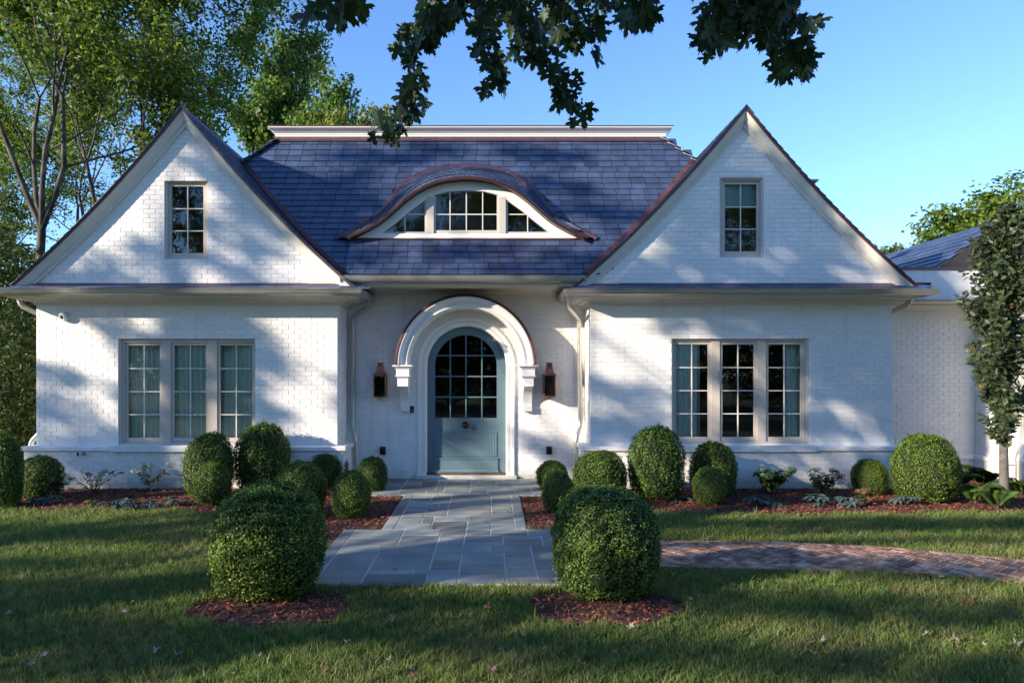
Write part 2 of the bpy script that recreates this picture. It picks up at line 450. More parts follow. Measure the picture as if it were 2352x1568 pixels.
def ashlar(x0, x1, y0, y1, cell=.152, seed=1):
    r = random.Random(seed)
    nx = round((x1-x0)/cell); ny = round((y1-y0)/cell); cx = (x1-x0)/nx; cy = (y1-y0)/ny
    occ = [[0]*nx for _ in range(ny)]
    sizes = [(4, 2), (3, 2), (3, 2), (4, 3), (3, 3), (2, 2), (2, 2), (4, 2), (3, 1), (2, 1)]
    for j in range(ny):
        for i in range(nx):
            if occ[j][i]: continue
            cand = sizes[:]; r.shuffle(cand); cand += [(2, 2), (2, 1), (1, 2), (1, 1)]
            for w, h in cand:
                if i+w > nx or j+h > ny: continue
                if any(occ[j+b][i+a] for a in range(w) for b in range(h)): continue
                # no one-cell slivers left over
                rem = 0; k = i+w
                while k < nx and not occ[j][k]: rem += 1; k += 1
                if rem == 1 and w > 1 and r.random() < .8: continue
                if ny - (j+h) == 1 and r.random() < .7: continue
                for a in range(w):
                    for b in range(h): occ[j+b][i+a] = 1
                stone(x0+i*cx, x0+(i+w)*cx, y0+j*cy, y0+(j+h)*cy, walk_o, M['bluestone']); break
BW = .15
def run_border(x0, x1, y0, y1, vert):
    L = (y1-y0) if vert else (x1-x0); p = 0
    while p < L - .05:
        l = min(rng.uniform(.7, 1.25), L-p)
        if L-p-l < .3: l = L-p
        if vert: stone(x0, x1, y0+p, y0+p+l, walk_o, M['bluestone'])
        else: stone(x0+p, x0+p+l, y0, y1, walk_o, M['bluestone'])
        p += l
ashlar(PAVE[0][0], PAVE[0][1], PAVE[0][2]+BW, PAVE[0][3]-.02, seed=3); run_border(PAVE[0][0], PAVE[0][1], PAVE[0][2], PAVE[0][2]+BW, False)
ashlar(PAVE[1][0]+BW, PAVE[1][1]-BW, PAVE[1][2], PAVE[1][3], seed=5)
run_border(PAVE[1][0], PAVE[1][0]+BW, PAVE[1][2], PAVE[1][3], True); run_border(PAVE[1][1]-BW, PAVE[1][1], PAVE[1][2], PAVE[1][3], True)
ashlar(PAVE[2][0]+BW, PAVE[2][1], PAVE[2][2], PAVE[2][3], seed=8, cell=.16); run_border(PAVE[2][0], PAVE[2][0]+BW, PAVE[2][2], PAVE[2][3], True)

# herringbone brick path
def clip_half(poly, nx, ny, c):
    out = []
    for i in range(len(poly)):
        a = poly[i]; b = poly[(i+1) % len(poly)]
        da = a[0]*nx + a[1]*ny - c; db = b[0]*nx + b[1]*ny - c
        if da <= 0: out.append(a)
        if (da <= 0) != (db <= 0):
            t = da/(da-db); out.append((a[0]+(b[0]-a[0])*t, a[1]+(b[1]-a[1])*t))
    return out
def parea(p): return .5*sum(p[i][0]*p[(i+1)%len(p)][1]-p[(i+1)%len(p)][0]*p[i][1] for i in range(len(p)))
pb_ = MB(); xs = np.linspace(.93, 7.2, 30)
rows = [[(x, float(interp(PB, x)), zg(float(interp(PB, x)))+.022) for x in xs], [(x, float(interp(PT, x)), zg(float(interp(PT, x)))+.022) for x in xs]]
pb_.grid(rows); path_o = tag(pb_.build('brick_path', M['joint']), kind='structure')
def flat_piece(poly, m, parent, top=.028, name='brick', shrink=.0):
    a = parea(poly)
    if abs(a) < .0015: return
    if a < 0: poly = poly[::-1]
    cx = sum(p[0] for p in poly)/len(poly); cy = sum(p[1] for p in poly)/len(poly)
    h = top + rng.uniform(-.002, .003)
    lo = [(x, y, zg(y)) for x, y in poly]; mid = [(x, y, zg(y)+h-.004) for x, y in poly]
    hi = [(cx+(x-cx)*.94, cy+(y-cy)*.94, zg(y)+h) for x, y in poly]
    b = MB(); n = len(poly); b.grid([lo, mid, hi], closed=True); b.f.append(tuple(2*n+i for i in range(n)))
    b.build(name, m, parent, loc=(cx, cy, zg(cy)))
def herring():
    bl, bw, g = .205, .1025, .0075; ang = R(38)
    ca, sa = math.cos(ang), math.sin(ang)
    edge = .105
    for i in range(-60, 90):
        for j in range(-60, 90):
            k = (i - j) % 4
            if k == 0: r = (i*bw, j*bw, (i+2)*bw, (j+1)*bw)
            elif k == 3: r = (i*bw, j*bw, (i+1)*bw, (j+2)*bw)
            else: continue
            q = [(r[0]+g, r[1]+g), (r[2]-g, r[1]+g), (r[2]-g, r[3]-g), (r[0]+g, r[3]-g)]
            q = [(3 + x*ca - y*sa, 7.5 + x*sa + y*ca) for x, y in q]
            cx = sum(p[0] for p in q)/4; cy = sum(p[1] for p in q)/4
            if not (.95 < cx < 6.3): continue
            yt = float(interp(PT, cx)); yb = float(interp(PB, cx))
            if cy > yt + .1 or cy < yb - .1: continue
            st = (float(interp(PT, cx+.05)) - float(interp(PT, cx-.05)))/.1; sb = (float(interp(PB, cx+.05)) - float(interp(PB, cx-.05)))/.1
            q = clip_half(q, -st, 1, yt - edge - st*cx)
            if len(q) > 2: q = clip_half(q, sb, -1, -(yb + edge - sb*cx))
            if len(q) > 2: flat_piece(q, M['pbrick'], path_o)
    for tab, sgn in ((PT, -1), (PB, 1)):
        x = .95
        while x < 6.3:
            x2 = x + .2; y0 = float(interp(tab, x)); y1 = float(interp(tab, x2)); s = (y1-y0)/.2
            L = .205/math.hypot(1, s); x2 = x + L; y1 = y0 + s*L
            w = .098*sgn
            nx, ny = -s/math.hypot(1, s), 1/math.hypot(1, s)
            flat_piece([(x+.004, y0), (x2-.004, y1), (x2-.004+nx*w, y1+ny*w), (x+.004+nx*w, y0+ny*w)], M['pbrick'], path_o)
            x = x2
herring()

# ---------------------------------------------------------------- the house
house = thing('house', 'white painted brick house with twin gables, slate roof and arched blue door', 'house', (-.47, 12.0, 0))
PITCH, CH = .2032, .0813
def brick_mesh():
    b = MB(); w, h, p, c = (PITCH-.009)/2, (CH-.009)/2, .0042, .0016
    b.grid([[(-w, 0, -h), (w, 0, -h), (w, 0, h), (-w, 0, h)], [(-w, -p+c, -h), (w, -p+c, -h), (w, -p+c, h), (-w, -p+c, h)],
            [(-w+c, -p, -h+c), (w-c, -p, -h+c), (w-c, -p, h-c), (-w+c, -p, h-c)]], closed=True)
    b.f.append((8, 9, 10, 11))
    me = bpy.data.meshes.new('brick'); me.from_pydata(b.v, [], b.f); me.materials.append(M['brick']); me.update(); return me
BRICK = brick_mesh()
def bricks(parent, O, U, N, z0, z1, avail, quota=0, pick=None, k0=0):
    """courses of brick pieces standing 7 mm proud of the wall; O origin, U along, N outwards"""
    O = Vector(O); U = Vector(U); N = Vector(N)
    mb = MB(); made = 0; k = 0; z = z0
    while z < z1 - .03:
        za, zb = z + .0045, min(z + CH, z1) - .0045
        for a, c in avail((za+zb)/2):
            i = math.floor(a/PITCH) - 1
            off = .5*PITCH if (k+k0) % 2 else 0
            while i*PITCH + off < c:
                u0, u1 = max(i*PITCH+off+.0045, a), min((i+1)*PITCH+off-.0045, c)
                if u1 - u0 > .02:
                    jit = rng.uniform(-.0008, .0012)
                    if made < quota and u1-u0 > PITCH-.0095 and zb-za > CH-.0095 and (pick is None or pick((u0+u1)/2, (za+zb)/2)):
                        o = base_obj('brick', BRICK, parent, O + U*(u0+u1)/2 + Vector((0, 0, (za+zb)/2)) + N*jit); made += 1
                    else:
                        p, q = .0058 + jit, .002
                        pts = []
                        for d, e in ((0, 0), (p-q, 0), (p, q)):
                            pts.append([O + U*x + N*d + Vector((0, 0, w)) for x, w in ((u0+e, za+e), (u1-e, za+e), (u1-e, zb-e), (u0+e, zb-e))])
                        n = len(mb.v); mb.grid(pts, closed=True); mb.f.append((n+8, n+9, n+10, n+11))
                i += 1
        z += CH; k += 1
    if mb.f: mb.build('brick', M['brick'], parent, kind='stuff')
def cut(iv, a, c):
    out = []
    for s, e in iv:
        if c <= s or a >= e: out.append((s, e)); continue
        if s < a: out.append((s, a))
        if c < e: out.append((c, e))
    return out

# window openings (x0, x1, z0, z1)
def rect_px(x0, x1, y0, y1, d): return (PX(x0, d), PX(x1, d), PZ(y1, d), PZ(y0, d))
WIN_L = rect_px(272, 586.5, 775.5, 1021, D1); WIN_R = rect_px(1543, 1858.5, 775, 1019, D1)
GWIN_L = rect_px(378, 478, 413, 595.5, D1); GWIN_R = rect_px(1653, 1754, 408, 591.5, D1)
def inner_gable(ax, inset=.0):
    pts = []
    for a, dr in SP: pts.append((a, AZ - dr - .12))
    L = [(ax - a, z) for a, z in pts if z > 3.25][::-1]; Rr = [(ax + a, z) for a, z in pts if z > 3.25][1:]
    return L + Rr
def rc(r): return [(r[0], r[2]), (r[1], r[2]), (r[1], r[3]), (r[0], r[3])]
def wing(side, W, ax, win, gwin):
    wall = MB()
    g = inner_gable(ax)
    g = [p for p in g if W[0]+.02 < p[0] < W[1]-.02]
    outer = [(W[0], -.1), (W[1], -.1), (W[1], g[-1][1])] + g[::-1] + [(W[0], g[0][1])]
    wall.slab(outer, [rc(win), rc(gwin)], D1, D1+.22)
    xi = W[1] if side < 0 else W[0]
    wo_ = wall.build('wall', M['mortar'], house)
    def av(z):
        iv = [(W[0]+.002, W[1]-.002)]
        if z > 3.45:
            a = prof_inv(max(AZ - z - .12, 0)) - .03; iv = [(max(ax - a, W[0]), min(ax + a, W[1]))] if a > .03 else []
        for r in (win, gwin):
            if r[2] < z + .01 and z - .01 < r[3]: iv = cut(iv, r[0]-.002, r[1]+.002)
        return iv
    near = (lambda u, z: .72 < z < 3.1)
    bricks(wo_, (0, D1, 0), (1, 0, 0), (0, -1, 0), ZL, 6.3, av, quota=150, pick=near, k0=0 if side < 0 else 1)
    # projecting base course and its bricks
    bb = MB(); b0 = W[0]-.13; b1 = W[1]+.13
    bb.box(b0, b1, D1-.13, D1-.001, -.12, ZL-.075)
    sx0, sx1 = (W[1]-.02, b1) if side < 0 else (b0, W[0]+.02)
    bb.box(sx0, sx1, D1, D2+.01, -.12, ZL-.075)
    ox0, ox1 = (b0, W[0]+.02) if side < 0 else (W[1]-.02, b1)
    bb.box(ox0, ox1, D1, 14.5, -.12, ZL-.075)
    base = bb.build('base_wall', M['mortar'], house)
    bricks(base, (0, D1-.13, 0), (1, 0, 0), (0, -1, 0), -.02, ZL-.075, lambda z: [(b0+.002, b1-.002)], k0=1)
    Ns = 1 if side < 0 else -1
    xs_ = b1 if side < 0 else b0
    bricks(base, (xs_, 0, 0), (0, 1, 0), (Ns, 0, 0), -.02, ZL-.075, lambda z: [(D1-.13+.002, D2)], k0=0)
    # ledge of the water table, slightly uneven cast stone
    lg = MB()
    e = .17
    pth = [(W[0]-.0, 14.5), (W[0], D1), (W[1], D1), (W[1], D2)] if side < 0 else [(W[0], D2), (W[0], D1), (W[1], D1), (W[1], 14.5)]
    lg.sweep(pth, [(0, ZL+.012), (.155, ZL), (e, ZL-.006), (e+.003, ZL-.068), (e-.006, ZL-.076), (.12, ZL-.076)], side=1)
    lg.build('ledge', M['render'], house)
    wx0, wx1 = win[0]-.05, win[1]+.05
    MB().box(wx0, wx1, D1-.185, D1+.06, ZL-.085, ZL+.018).build('window_sill', M['render'], house)
    # inner and outer side walls
    sw = MB().box(xi-.22 if side < 0 else xi, xi if side < 0 else xi+.22, D1+.22, D2, -.1, 3.55)
    so = sw.build('wall', M['mortar'], house)
    bricks(so, (xi, 0, 0), (0, 1, 0), (Ns, 0, 0), ZL, 3.5, lambda z: [(D1+.002, D2)], k0=0)
    xo = W[0] if side < 0 else W[1]
    MB().box(xo if side < 0 else xo-.22, xo+.22 if side < 0 else xo, D1+.22, 18, -.1, 3.4).build('wall', M['mortar'], house)
    # room behind the window
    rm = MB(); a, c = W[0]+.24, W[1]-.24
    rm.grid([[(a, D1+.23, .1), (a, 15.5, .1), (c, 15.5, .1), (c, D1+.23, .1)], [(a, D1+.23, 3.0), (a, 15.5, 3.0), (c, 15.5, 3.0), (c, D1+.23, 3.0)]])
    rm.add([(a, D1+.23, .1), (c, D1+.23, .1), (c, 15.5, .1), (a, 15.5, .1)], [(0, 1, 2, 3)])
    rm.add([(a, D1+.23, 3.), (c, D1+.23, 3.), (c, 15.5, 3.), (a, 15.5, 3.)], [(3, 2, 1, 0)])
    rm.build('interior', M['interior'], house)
    # cornice under the gutter
    cp = [(.0, 3.185), (.035, 3.185), (.037, 3.215), (.06, 3.218), (.066, 3.235), (.10, 3.243), (.15, 3.246), (.155, 3.262), (.28, 3.268), (.284, 3.282),
          (.31, 3.286), (.335, 3.30), (.35, 3.325), (.385, 3.335), (.39, 3.37), (.0, 3.40)]
    p2 = [(W[0], 18), (W[0], D1), (W[1], D1), (W[1], D2)] if side < 0 else [(W[0], D2), (W[0], D1), (W[1], D1), (W[1], 18)]
    MB().sweep(p2, cp).build('cornice', M['trim'], house)
    gp = [(.40, 3.385)] + [(.455 - .062*math.cos(t*math.pi/8), 3.388 - .088*math.sin(t*math.pi/8)) for t in range(9)] + [(.520, 3.392), (.524, 3.40), (.514, 3.404), (.507, 3.394),] + [(.455 + .05*math.cos(t*math.pi/6), 3.38 - .07*math.sin(t*math.pi/6)) for t in range(7)]
    MB().sweep(p2, gp).build('gutter', M['zinc'], house, smooth=50)
    # pent roof above the gutter, with slates and a copper flashing
    pr = MB().hexa([(W[0]-.44, D1-.44, 3.37), (W[1]+.44, D1-.44, 3.37), (W[1], D1, 3.45), (W[0], D1, 3.45),
                    (W[0]-.44, D1-.44, 3.395), (W[1]+.44, D1-.44, 3.395), (W[1], D1, 3.51), (W[0], D1, 3.51)]).build('pent_roof', M['deck'], house)
    sl = MB()
    for row, (ya, yb, za, zb) in enumerate(((D1-.47, D1-.22, 3.405, 3.462), (D1-.25, D1-.02, 3.462, 3.523))):
        x = W[0]-.40 + row*.13
        while x < W[1]+.40:
            w = rng.uniform(.24, .29); t = rng.uniform(0, .004)
            sl.hexa([(x+.003, ya, za+t), (x+w-.003, ya, za+t), (x+w-.003, yb, zb), (x+.003, yb, zb),
                     (x+.003, ya, za+.012+t), (x+w-.003, ya, za+.012+t), (x+w-.003, yb, zb+.008), (x+.003, yb, zb+.008)]); x += w
    sl.build('slate', M['slate'], pr, kind='stuff')
    MB().hexa([(W[0]-.02, D1-.085, 3.52), (W[1]+.02, D1-.085, 3.52), (W[1]+.02, D1-.01, 3.54), (W[0]-.02, D1-.01, 3.54),
               (W[0]-.02, D1-.08, 3.526), (W[1]+.02, D1-.08, 3.526), (W[1]+.02, D1-.008, 3.566), (W[0]-.02, D1-.008, 3.566)]).build('flashing', M['copper_dark'], house)
    return wo_
wing(-1, LW, AX[0], WIN_L, GWIN_L)
wing(1, RW, AX[1], WIN_R, GWIN_R)

# centre wall with the arched door opening
DC = (-.472)                        # door centre x
DD = D2 + .10                       # plane of the door leaf
DZ = PZ(840, D2); DR = 90*DD/FP     # spring line height and leaf radius
def arch_pts(cx, cz, r, zb, n=32):
    return [(cx-r, zb)] + [(cx + r*math.cos(math.pi*(1-k/n)), cz + r*math.sin(math.pi*(1-k/n))) for k in range(n+1)] + [(cx+r, zb)]
cw = MB(); zt = 3.52
op = arch_pts(DC, DZ, DR+.06, -.1)
outer = [(LW[1], -.1)] + op + [(RW[0], -.1), (RW[0], zt), (LW[1], zt)]
cw.slab(outer, [], D2, D2+.3)
cwo = cw.build('wall', M['mortar'], house)
def av(z):
    iv = [(LW[1]+.002, RW[0]-.002)]
    r = DR + .12
    if z < DZ: iv = cut(iv, DC-r, DC+r)
    elif z < DZ + r: w = math.sqrt(r*r-(z-DZ)**2); iv = cut(iv, DC-w, DC+w)
    return iv
bricks(cwo, (0, D2, 0), (1, 0, 0), (0, -1, 0), .08, zt, av)
MB().box(LW[1], DC-DR-.25, D2-.035, D2-.001, -.02, .075).build('plinth', M['render'], house)
MB().box(DC+DR+.25, RW[0], D2-.035, D2-.001, -.02, .075).build('plinth', M['render'], house)
# hall behind the door
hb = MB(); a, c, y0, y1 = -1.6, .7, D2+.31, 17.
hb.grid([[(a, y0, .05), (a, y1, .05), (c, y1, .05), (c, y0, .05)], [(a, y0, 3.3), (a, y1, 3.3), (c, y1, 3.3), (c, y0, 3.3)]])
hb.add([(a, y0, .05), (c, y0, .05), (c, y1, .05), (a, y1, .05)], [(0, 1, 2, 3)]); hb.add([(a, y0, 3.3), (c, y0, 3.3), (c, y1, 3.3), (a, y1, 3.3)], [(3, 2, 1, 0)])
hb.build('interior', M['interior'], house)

# door surround: two stepped casings
s1 = MB().archsweep(DC, DZ, DR, .0, [(.17, D2-.008), (.172, D2-.03), (.155, D2-.045), (.095, D2-.045), (.088, D2-.03), (.085, D2-.016), (.078, D2-.016), (.075, D2-.03), (.06, D2-.035), (.012, D2-.035), (.005, D2-.02), (0, DD+.06)], n=48)
s1.build('door_surround', M['white_trim'], house, smooth=35)
MB().box(DC-DR-.2, DC+DR+.2, D2-.10, D2+.0, -.02, .085).build('door_step', M['render'], house)
MB().box(DC-DR-.01, DC+DR+.01, D2-.02, DD+.08, .087, .125).build('threshold', M['wood'], house)

def clip_poly(poly, conv):
    """convex clip; conv counter-clockwise"""
    for i in range(len(conv)):
        a = conv[i]; b = conv[(i+1) % len(conv)]
        nx, ny = (b[1]-a[1]), -(b[0]-a[0])
        poly = clip_half(poly, nx, ny, a[0]*nx + a[1]*ny)
        if len(poly) < 3: return []
    return poly
# door leaf
zb = .125; gl = (PX(999.2, DD), PX(1141, DD)); gzb = PZ(959.5, DD); gr = (gl[1]-gl[0])/2; gcx = (gl[0]+gl[1])/2
leaf_out = arch_pts(DC, DZ, DR-.004, zb); glass_arch = arch_pts(gcx, DZ, gr, gzb)
leaf = MB().slab(leaf_out, [glass_arch], DD, DD+.05)
door = leaf.build('door', M['door'], house)
conv = glass_arch[::-1] if parea(glass_arch) < 0 else glass_arch
gcols = [gl[0]] + [PX((1250+x/1.96)/1.633, DD) for x in (860, 975, 1092)] + [gl[1]]
grows = [gzb] + [PZ(y, DD) for y in (911.7, 864.2, 816.4)] + [DZ+gr]
for i in range(4):
    for j in range(4):
        q = clip_poly([(gcols[i], grows[j]), (gcols[i+1], grows[j]), (gcols[i+1], grows[j+1]), (gcols[i], grows[j+1])], conv)
        if len(q) > 2: MB().slab(q, [], DD+.022, DD+.028).build('pane', M['glass'], door)
mu = MB(); w = .011
for x in gcols[1:-1]:
    q = clip_poly([(x-w, gzb), (x+w, gzb), (x+w, DZ+gr), (x-w, DZ+gr)], conv); mu.slab(q, [], DD+.006, DD+.021)
for z in grows[1:-1]:
    q = clip_poly([(gl[0], z-w), (gl[1], z-w), (gl[1], z+w), (gl[0], z+w)], conv); mu.slab(q, [], DD+.0065, DD+.0205)
mu.build('muntin', M['door'], door)
px0, px1, pz0, pz1 = gl[0], gl[1], PZ((1050+1296/1.96)/1.633, DD), PZ((1050+1113/1.96)/1.633, DD)
pm = MB()
for e, y in (((0, 0), 0),): pass
def frame_ring(b, x0, x1, z0, z1, prof):
    """rectangular picture-frame moulding, prof = (inset, y)"""
    rows = [[(x0+i, y, z0+i), (x1-i, y, z0+i), (x1-i, y, z1-i), (x0+i, y, z1-i)] for i, y in prof]
    b.grid(rows, closed=True)
frame_ring(pm, px0, px1, pz0, pz1, [(0, DD+.001), (0, DD-.012), (.012, DD-.014), (.02, DD-.004), (.03, DD-.002), (.05, DD-.008), (.06, DD-.003)])
n_ = len(pm.v); pm.f.append((n_-4, n_-3, n_-2, n_-1))
pm.build('panel', M['door'], door)
kx0, kx1 = PX((1250+738/1.96)/1.633, DD), PX((1250+1210/1.96)/1.633, DD); kz1 = PZ((1050+1305/1.96)/1.633, DD)
kp = MB()
kpr = [(0., kz1, 0), (.03, kz1-.004, 0), (.034, kz1-.02, 0), (.018, kz1-.035, 0), (.02, kz1-.05, 0), (.022, zb+.05, 0), (.03, zb+.035, .008), (.05, zb+.01, .02), (.05, zb+.002, .02)]
kp.grid([[(kx0 - e, DD, z) for o, z, e in kpr], [(kx0 - e, DD-o, z) for o, z, e in kpr], [(kx1 + e, DD-o, z) for o, z, e in kpr], [(kx1 + e, DD, z) for o, z, e in kpr]])
kp.build('kick_board', M['door'], door)
def lathe(b, c, axis, prof, n=24):
    """prof (radius, along)"""
    ax = Vector(axis).normalized(); u = Vector((0, 0, 1)) if abs(ax.z) < .5 else Vector((1, 0, 0)); u = (u - ax*u.dot(ax)).normalized(); v = ax.cross(u)
    b.grid([[Vector(c) + ax*h + (u*math.cos(k*2*math.pi/n) + v*math.sin(k*2*math.pi/n))*r for k in range(n)] for r, h in prof], closed=True)
kc = P((1250+972/1.96)/1.633, (1050+1065/1.96)/1.633, DD)
kb = MB(); lathe(kb, kc, (0, -1, 0), [(.0, .0), (.066, .0), (.066, .008), (.058, .016), (.05, .014), (.046, .02), (.018, .024), (.018, .05), (.03, .055), (.043, .068), (.046, .08), (.04, .095), (.022, .105), (0, .107)])
kb.build('door_knob', M['dark_metal'], door, smooth=40)

# arched hood with copper roof
FR = D2 - .45
hr = 1.04
hood = MB().archsweep(DC, PZ(838, FR), hr, None,
    [(.0, D2), (.0, FR+.03), (.004, FR+.012), (.02, FR+.01), (.022, FR-.002), (.048, FR-.004), (.052, FR+.012), (.062, FR+.012), (.066, FR), (.074, FR), (.078, FR+.01), (.088, FR+.008),
     (.10, FR-.004), (.115, FR-.03), (.14, FR-.048), (.16, FR-.055), (.162, FR-.066), (.188, FR-.068), (.19, FR-.02), (.19, D2)], n=56)
ho = hood.build('arch_hood', M['white_trim'], house, smooth=32)
cpz = PZ(838, FR)
co = MB().archsweep(DC, cpz, hr+.19, None, [(.002, FR-.072), (.012, FR-.08), (.048, FR-.02), (.055, FR+.02), (.058, D2), (.0, D2)], n=56)
co.build('copper_cap', M['copper'], ho, smooth=30)
rb = MB()
for k in range(1, 84):
    a = math.pi*k/84; n = Vector((math.cos(a), 0, math.sin(a))); t = Vector((-n.z, 0, n.x))*.004; c = Vector((DC, 0, cpz)); r0 = hr+.19
    pts = []
    for s in (-1, 1):
        for o, y in ((.004, FR-.082), (.05, FR-.03), (.064, FR+.02), (.062, FR+.3)): pts.append(c + n*(r0+o) + Vector((0, y, 0)) + t*s)
    for s in (-1, 1):
        for o, y in ((.012, FR-.088), (.056, FR-.036), (.072, FR+.02), (.07, FR+.3)): pts.append(c + n*(r0+o) + Vector((0, y, 0)) + t*s)
    n0 = len(rb.v); rb.v += [tuple(p) for p in pts]
    for i in range(3):
        rb.f += [(n0+8+i, n0+9+i, n0+13+i, n0+12+i), (n0+i, n0+i+1, n0+9+i, n0+8+i), (n0+4+i, n0+12+i, n0+13+i, n0+5+i)]
    rb.f.append((n0, n0+8, n0+12, n0+4))
rb.build('seam', M['copper'], ho, kind='stuff')
# consoles under the hood
def console(cx):
    zt = cpz - .002; k = (12.33/FP)/8.536
    b = MB()
    def zz(v): return zt - (v-245)*k
    def capbox(hw, pr, za, zb_): b.box(cx-hw, cx+hw, D2-pr, D2, zz(zb_), zz(za))
    capbox(.175, .50, 245, 271)
    # crown under the cap
    rows = []
    for hw, pr, v in ((.165, .49, 271), (.158, .483, 284), (.14, .465, 292), (.138, .463, 303), (.13, .455, 306), (.122, .447, 326)):
        rows.append([(cx-hw, D2, zz(v)), (cx-hw, D2-pr, zz(v)), (cx+hw, D2-pr, zz(v)), (cx+hw, D2, zz(v))])
    b.grid(rows)
    capbox(.117, .44, 327, 452)
    rows = []
    for hw, pr, v in ((.137, .462, 452), (.137, .462, 463), (.125, .45, 470), (.12, .445, 480), (.11, .43, 490), (.105, .425, 500)):
        rows.append([(cx-hw, D2, zz(v)), (cx-hw, D2-pr, zz(v)), (cx+hw, D2-pr, zz(v)), (cx+hw, D2, zz(v))])
    b.grid(rows); capbox(.097, .415, 501, 658)
    # scrolled bracket with a cove front
    prof = []
    for i in range(15):
        t = i/14; prof.append((.36*(1-math.sin(t*math.pi/2))**1.0 + .085, zz(659 + (1045-659)*(1-math.cos(t*math.pi/2))**.9 )))
    pts = [(D2, prof[0][1])] + [(D2-a, z) for a, z in prof] + [(D2, prof[-1][1])]
    n0 = len(b.v); m = len(pts); hw = .083
    b.v += [(cx-hw, y, z) for y, z in pts] + [(cx+hw, y, z) for y, z in pts]
    b.f += [tuple(n0+i for i in range(m)), tuple(n0+m+i for i in range(m))[::-1]]
    for i in range(m): b.f.append((n0+i, n0+m+i, n0+m+(i+1) % m, n0+(i+1) % m))
    capbox(.083, .10, 1052, 1170); capbox(.08, .09, 1045, 1052)
    b.build('console', M['white_trim'], house)
console(DC - hr - .10); console(DC + hr + .10)

# ---------------------------------------------------------------- windows
def window(r, d, sashes, gy, rows_, cols=2, hasblind=False):
    x0, x1, z0, z1 = r
    fy = d + .05
    gz0, gz1 = PZ(gy[1], d+.08), PZ(gy[0], d+.08)
    sx = [(PX(a, d+.08), PX(c, d+.08)) for a, c in sashes]
    st, sb = .05, .085                                  # stile and bottom rail
    holes = [[(a-st, gz0-sb), (c+st, gz0-sb), (c+st, gz1+st), (a-st, gz1+st)] for a, c in sx]
    cas = MB().slab([(x0-.004, z0-.004), (x1+.004, z0-.004), (x1+.004, z1+.004), (x0-.004, z1+.004)], holes, fy, fy+.13)
    # brick-mould bead round the opening
    w = cas.build('window', M['frame'], house, loc=((x0+x1)/2, d, z0))
    bd = MB(); frame_ring(bd, x0, x1, z0, z1, [(0, fy), (0, fy-.03), (.014, fy-.034), (.03, fy-.022), (.034, fy-.004)]); bd.build('bead', M['frame'], w)
    for a, c in sx:
        hole = [(a, gz0), (c, gz0), (c, gz1), (a, gz1)]
        s = MB().slab([(a-st+.003, gz0-sb+.003), (c+st-.003, gz0-sb+.003), (c+st-.003, gz1+st-.003), (a-st+.003, gz1+st-.003)], [hole], fy+.022, fy+.07)
        s.build('sash', M['frame'], w)
        m = MB(); h = .0085
        cxs = [a + (c-a)*i/cols for i in range(cols+1)]; czs = [gz0 + (gz1-gz0)*i/rows_ for i in range(rows_+1)]
        for x in cxs[1:-1]: m.box(x-h, x+h, fy+.028, fy+.044, gz0, gz1)
        for z in czs[1:-1]: m.box(a, c, fy+.029, fy+.0435, z-h, z+h)
        m.build('muntin', M['muntin'], w)
        for i in range(cols):
            for j in range(rows_):
                MB().box(cxs[i], cxs[i+1], fy+.046, fy+.052, czs[j], czs[j+1]).build('pane', M['glass'], w)
    return w
window(WIN_L, D1, [(294.9, 367.3), (400.6, 473.7), (506.4, 579)], (793.2, 1004.7), 4)
window(WIN_R, D1, [(1551.7, 1626), (1658.5, 1731.5), (1764.2, 1838.3)], (790.9, 1002.8), 4)
window(GWIN_L, D1, [(394.5, 467.5)], (428.5, 581.5), 3)
window(GWIN_R, D1, [(1664.5, 1737.5)], (424, 577.5), 3)

def curtain(x0, x1, z0, z1, y, label, m, amp=.024, wl=.085, seed=0, trim=None):
    r = random.Random(seed); n = max(int((x1-x0)/.012), 8); b = MB(); rows = []
    ph = r.uniform(0, 6)
    xs = [x0 + (x1-x0)*i/n for i in range(n+1)]
    f = lambda x, k: y + amp*(math.sin(2*math.pi*x/wl + ph + .5*math.sin(x*7)) + .35*math.sin(2*math.pi*x/(wl*.43)+ph*2)) + .012*k*math.sin(x*5)
    for k in range(7): rows.append([(x, f(x, k), z0 + (z1-z0)*k/6) for x in xs])
    b.grid(rows)
    o = b.build('curtain', m, None, loc=((x0+x1)/2, y, z1), smooth=True)
    tag(o, label, 'curtain', 'curtains behind the front windows')
    if trim is not None:
        tb = MB(); z = z0 + .03
        while z < z1:
            tb.grid([[(trim + .022*math.cos(q*.785)*s, f(trim, 1)-.012, z + .026*math.sin(q*.785)*s) for q in range(8)] for s in (1, .55)], closed=True)
            z += .055
        tb.build('fringe', M['deadpale'] if False else M['white_plastic'], o)
    return o
yc = D1 + .19
for i, (a, c) in enumerate(((280, 384), (388, 489), (493, 590))):
    curtain(PX(a, yc), PX(c, yc), .75, 2.72, yc, ['sheer sage curtain behind the leftmost sash of the left wing window', 'sheer sage curtain behind the middle sash of the left wing window', 'sheer sage curtain behind the right sash of the left wing window'][i], M['curtain'], seed=i)
curtain(PX(1545, yc), PX(1600, yc), .75, 2.72, yc, 'pale aqua curtain with fringe, left side of the right wing window', M['curtain2'], seed=5, trim=PX(1603, yc))
curtain(PX(1802, yc), PX(1850, yc), .75, 2.72, yc, 'pale aqua curtain with fringe, right side of the right wing window', M['curtain2'], seed=6, trim=PX(1799, yc))
yb_ = D1 + .2
bl = MB().box(PX(1660, yb_), PX(1742, yb_), yb_, yb_+.01, PZ(478, yb_), PZ(420, yb_)).build('roller_blind', M['blind'], None, loc=(PX(1700, yb_), yb_, PZ(420, yb_)))
tag(bl, 'pale blue roller blind half lowered in the right gable window', 'blind')

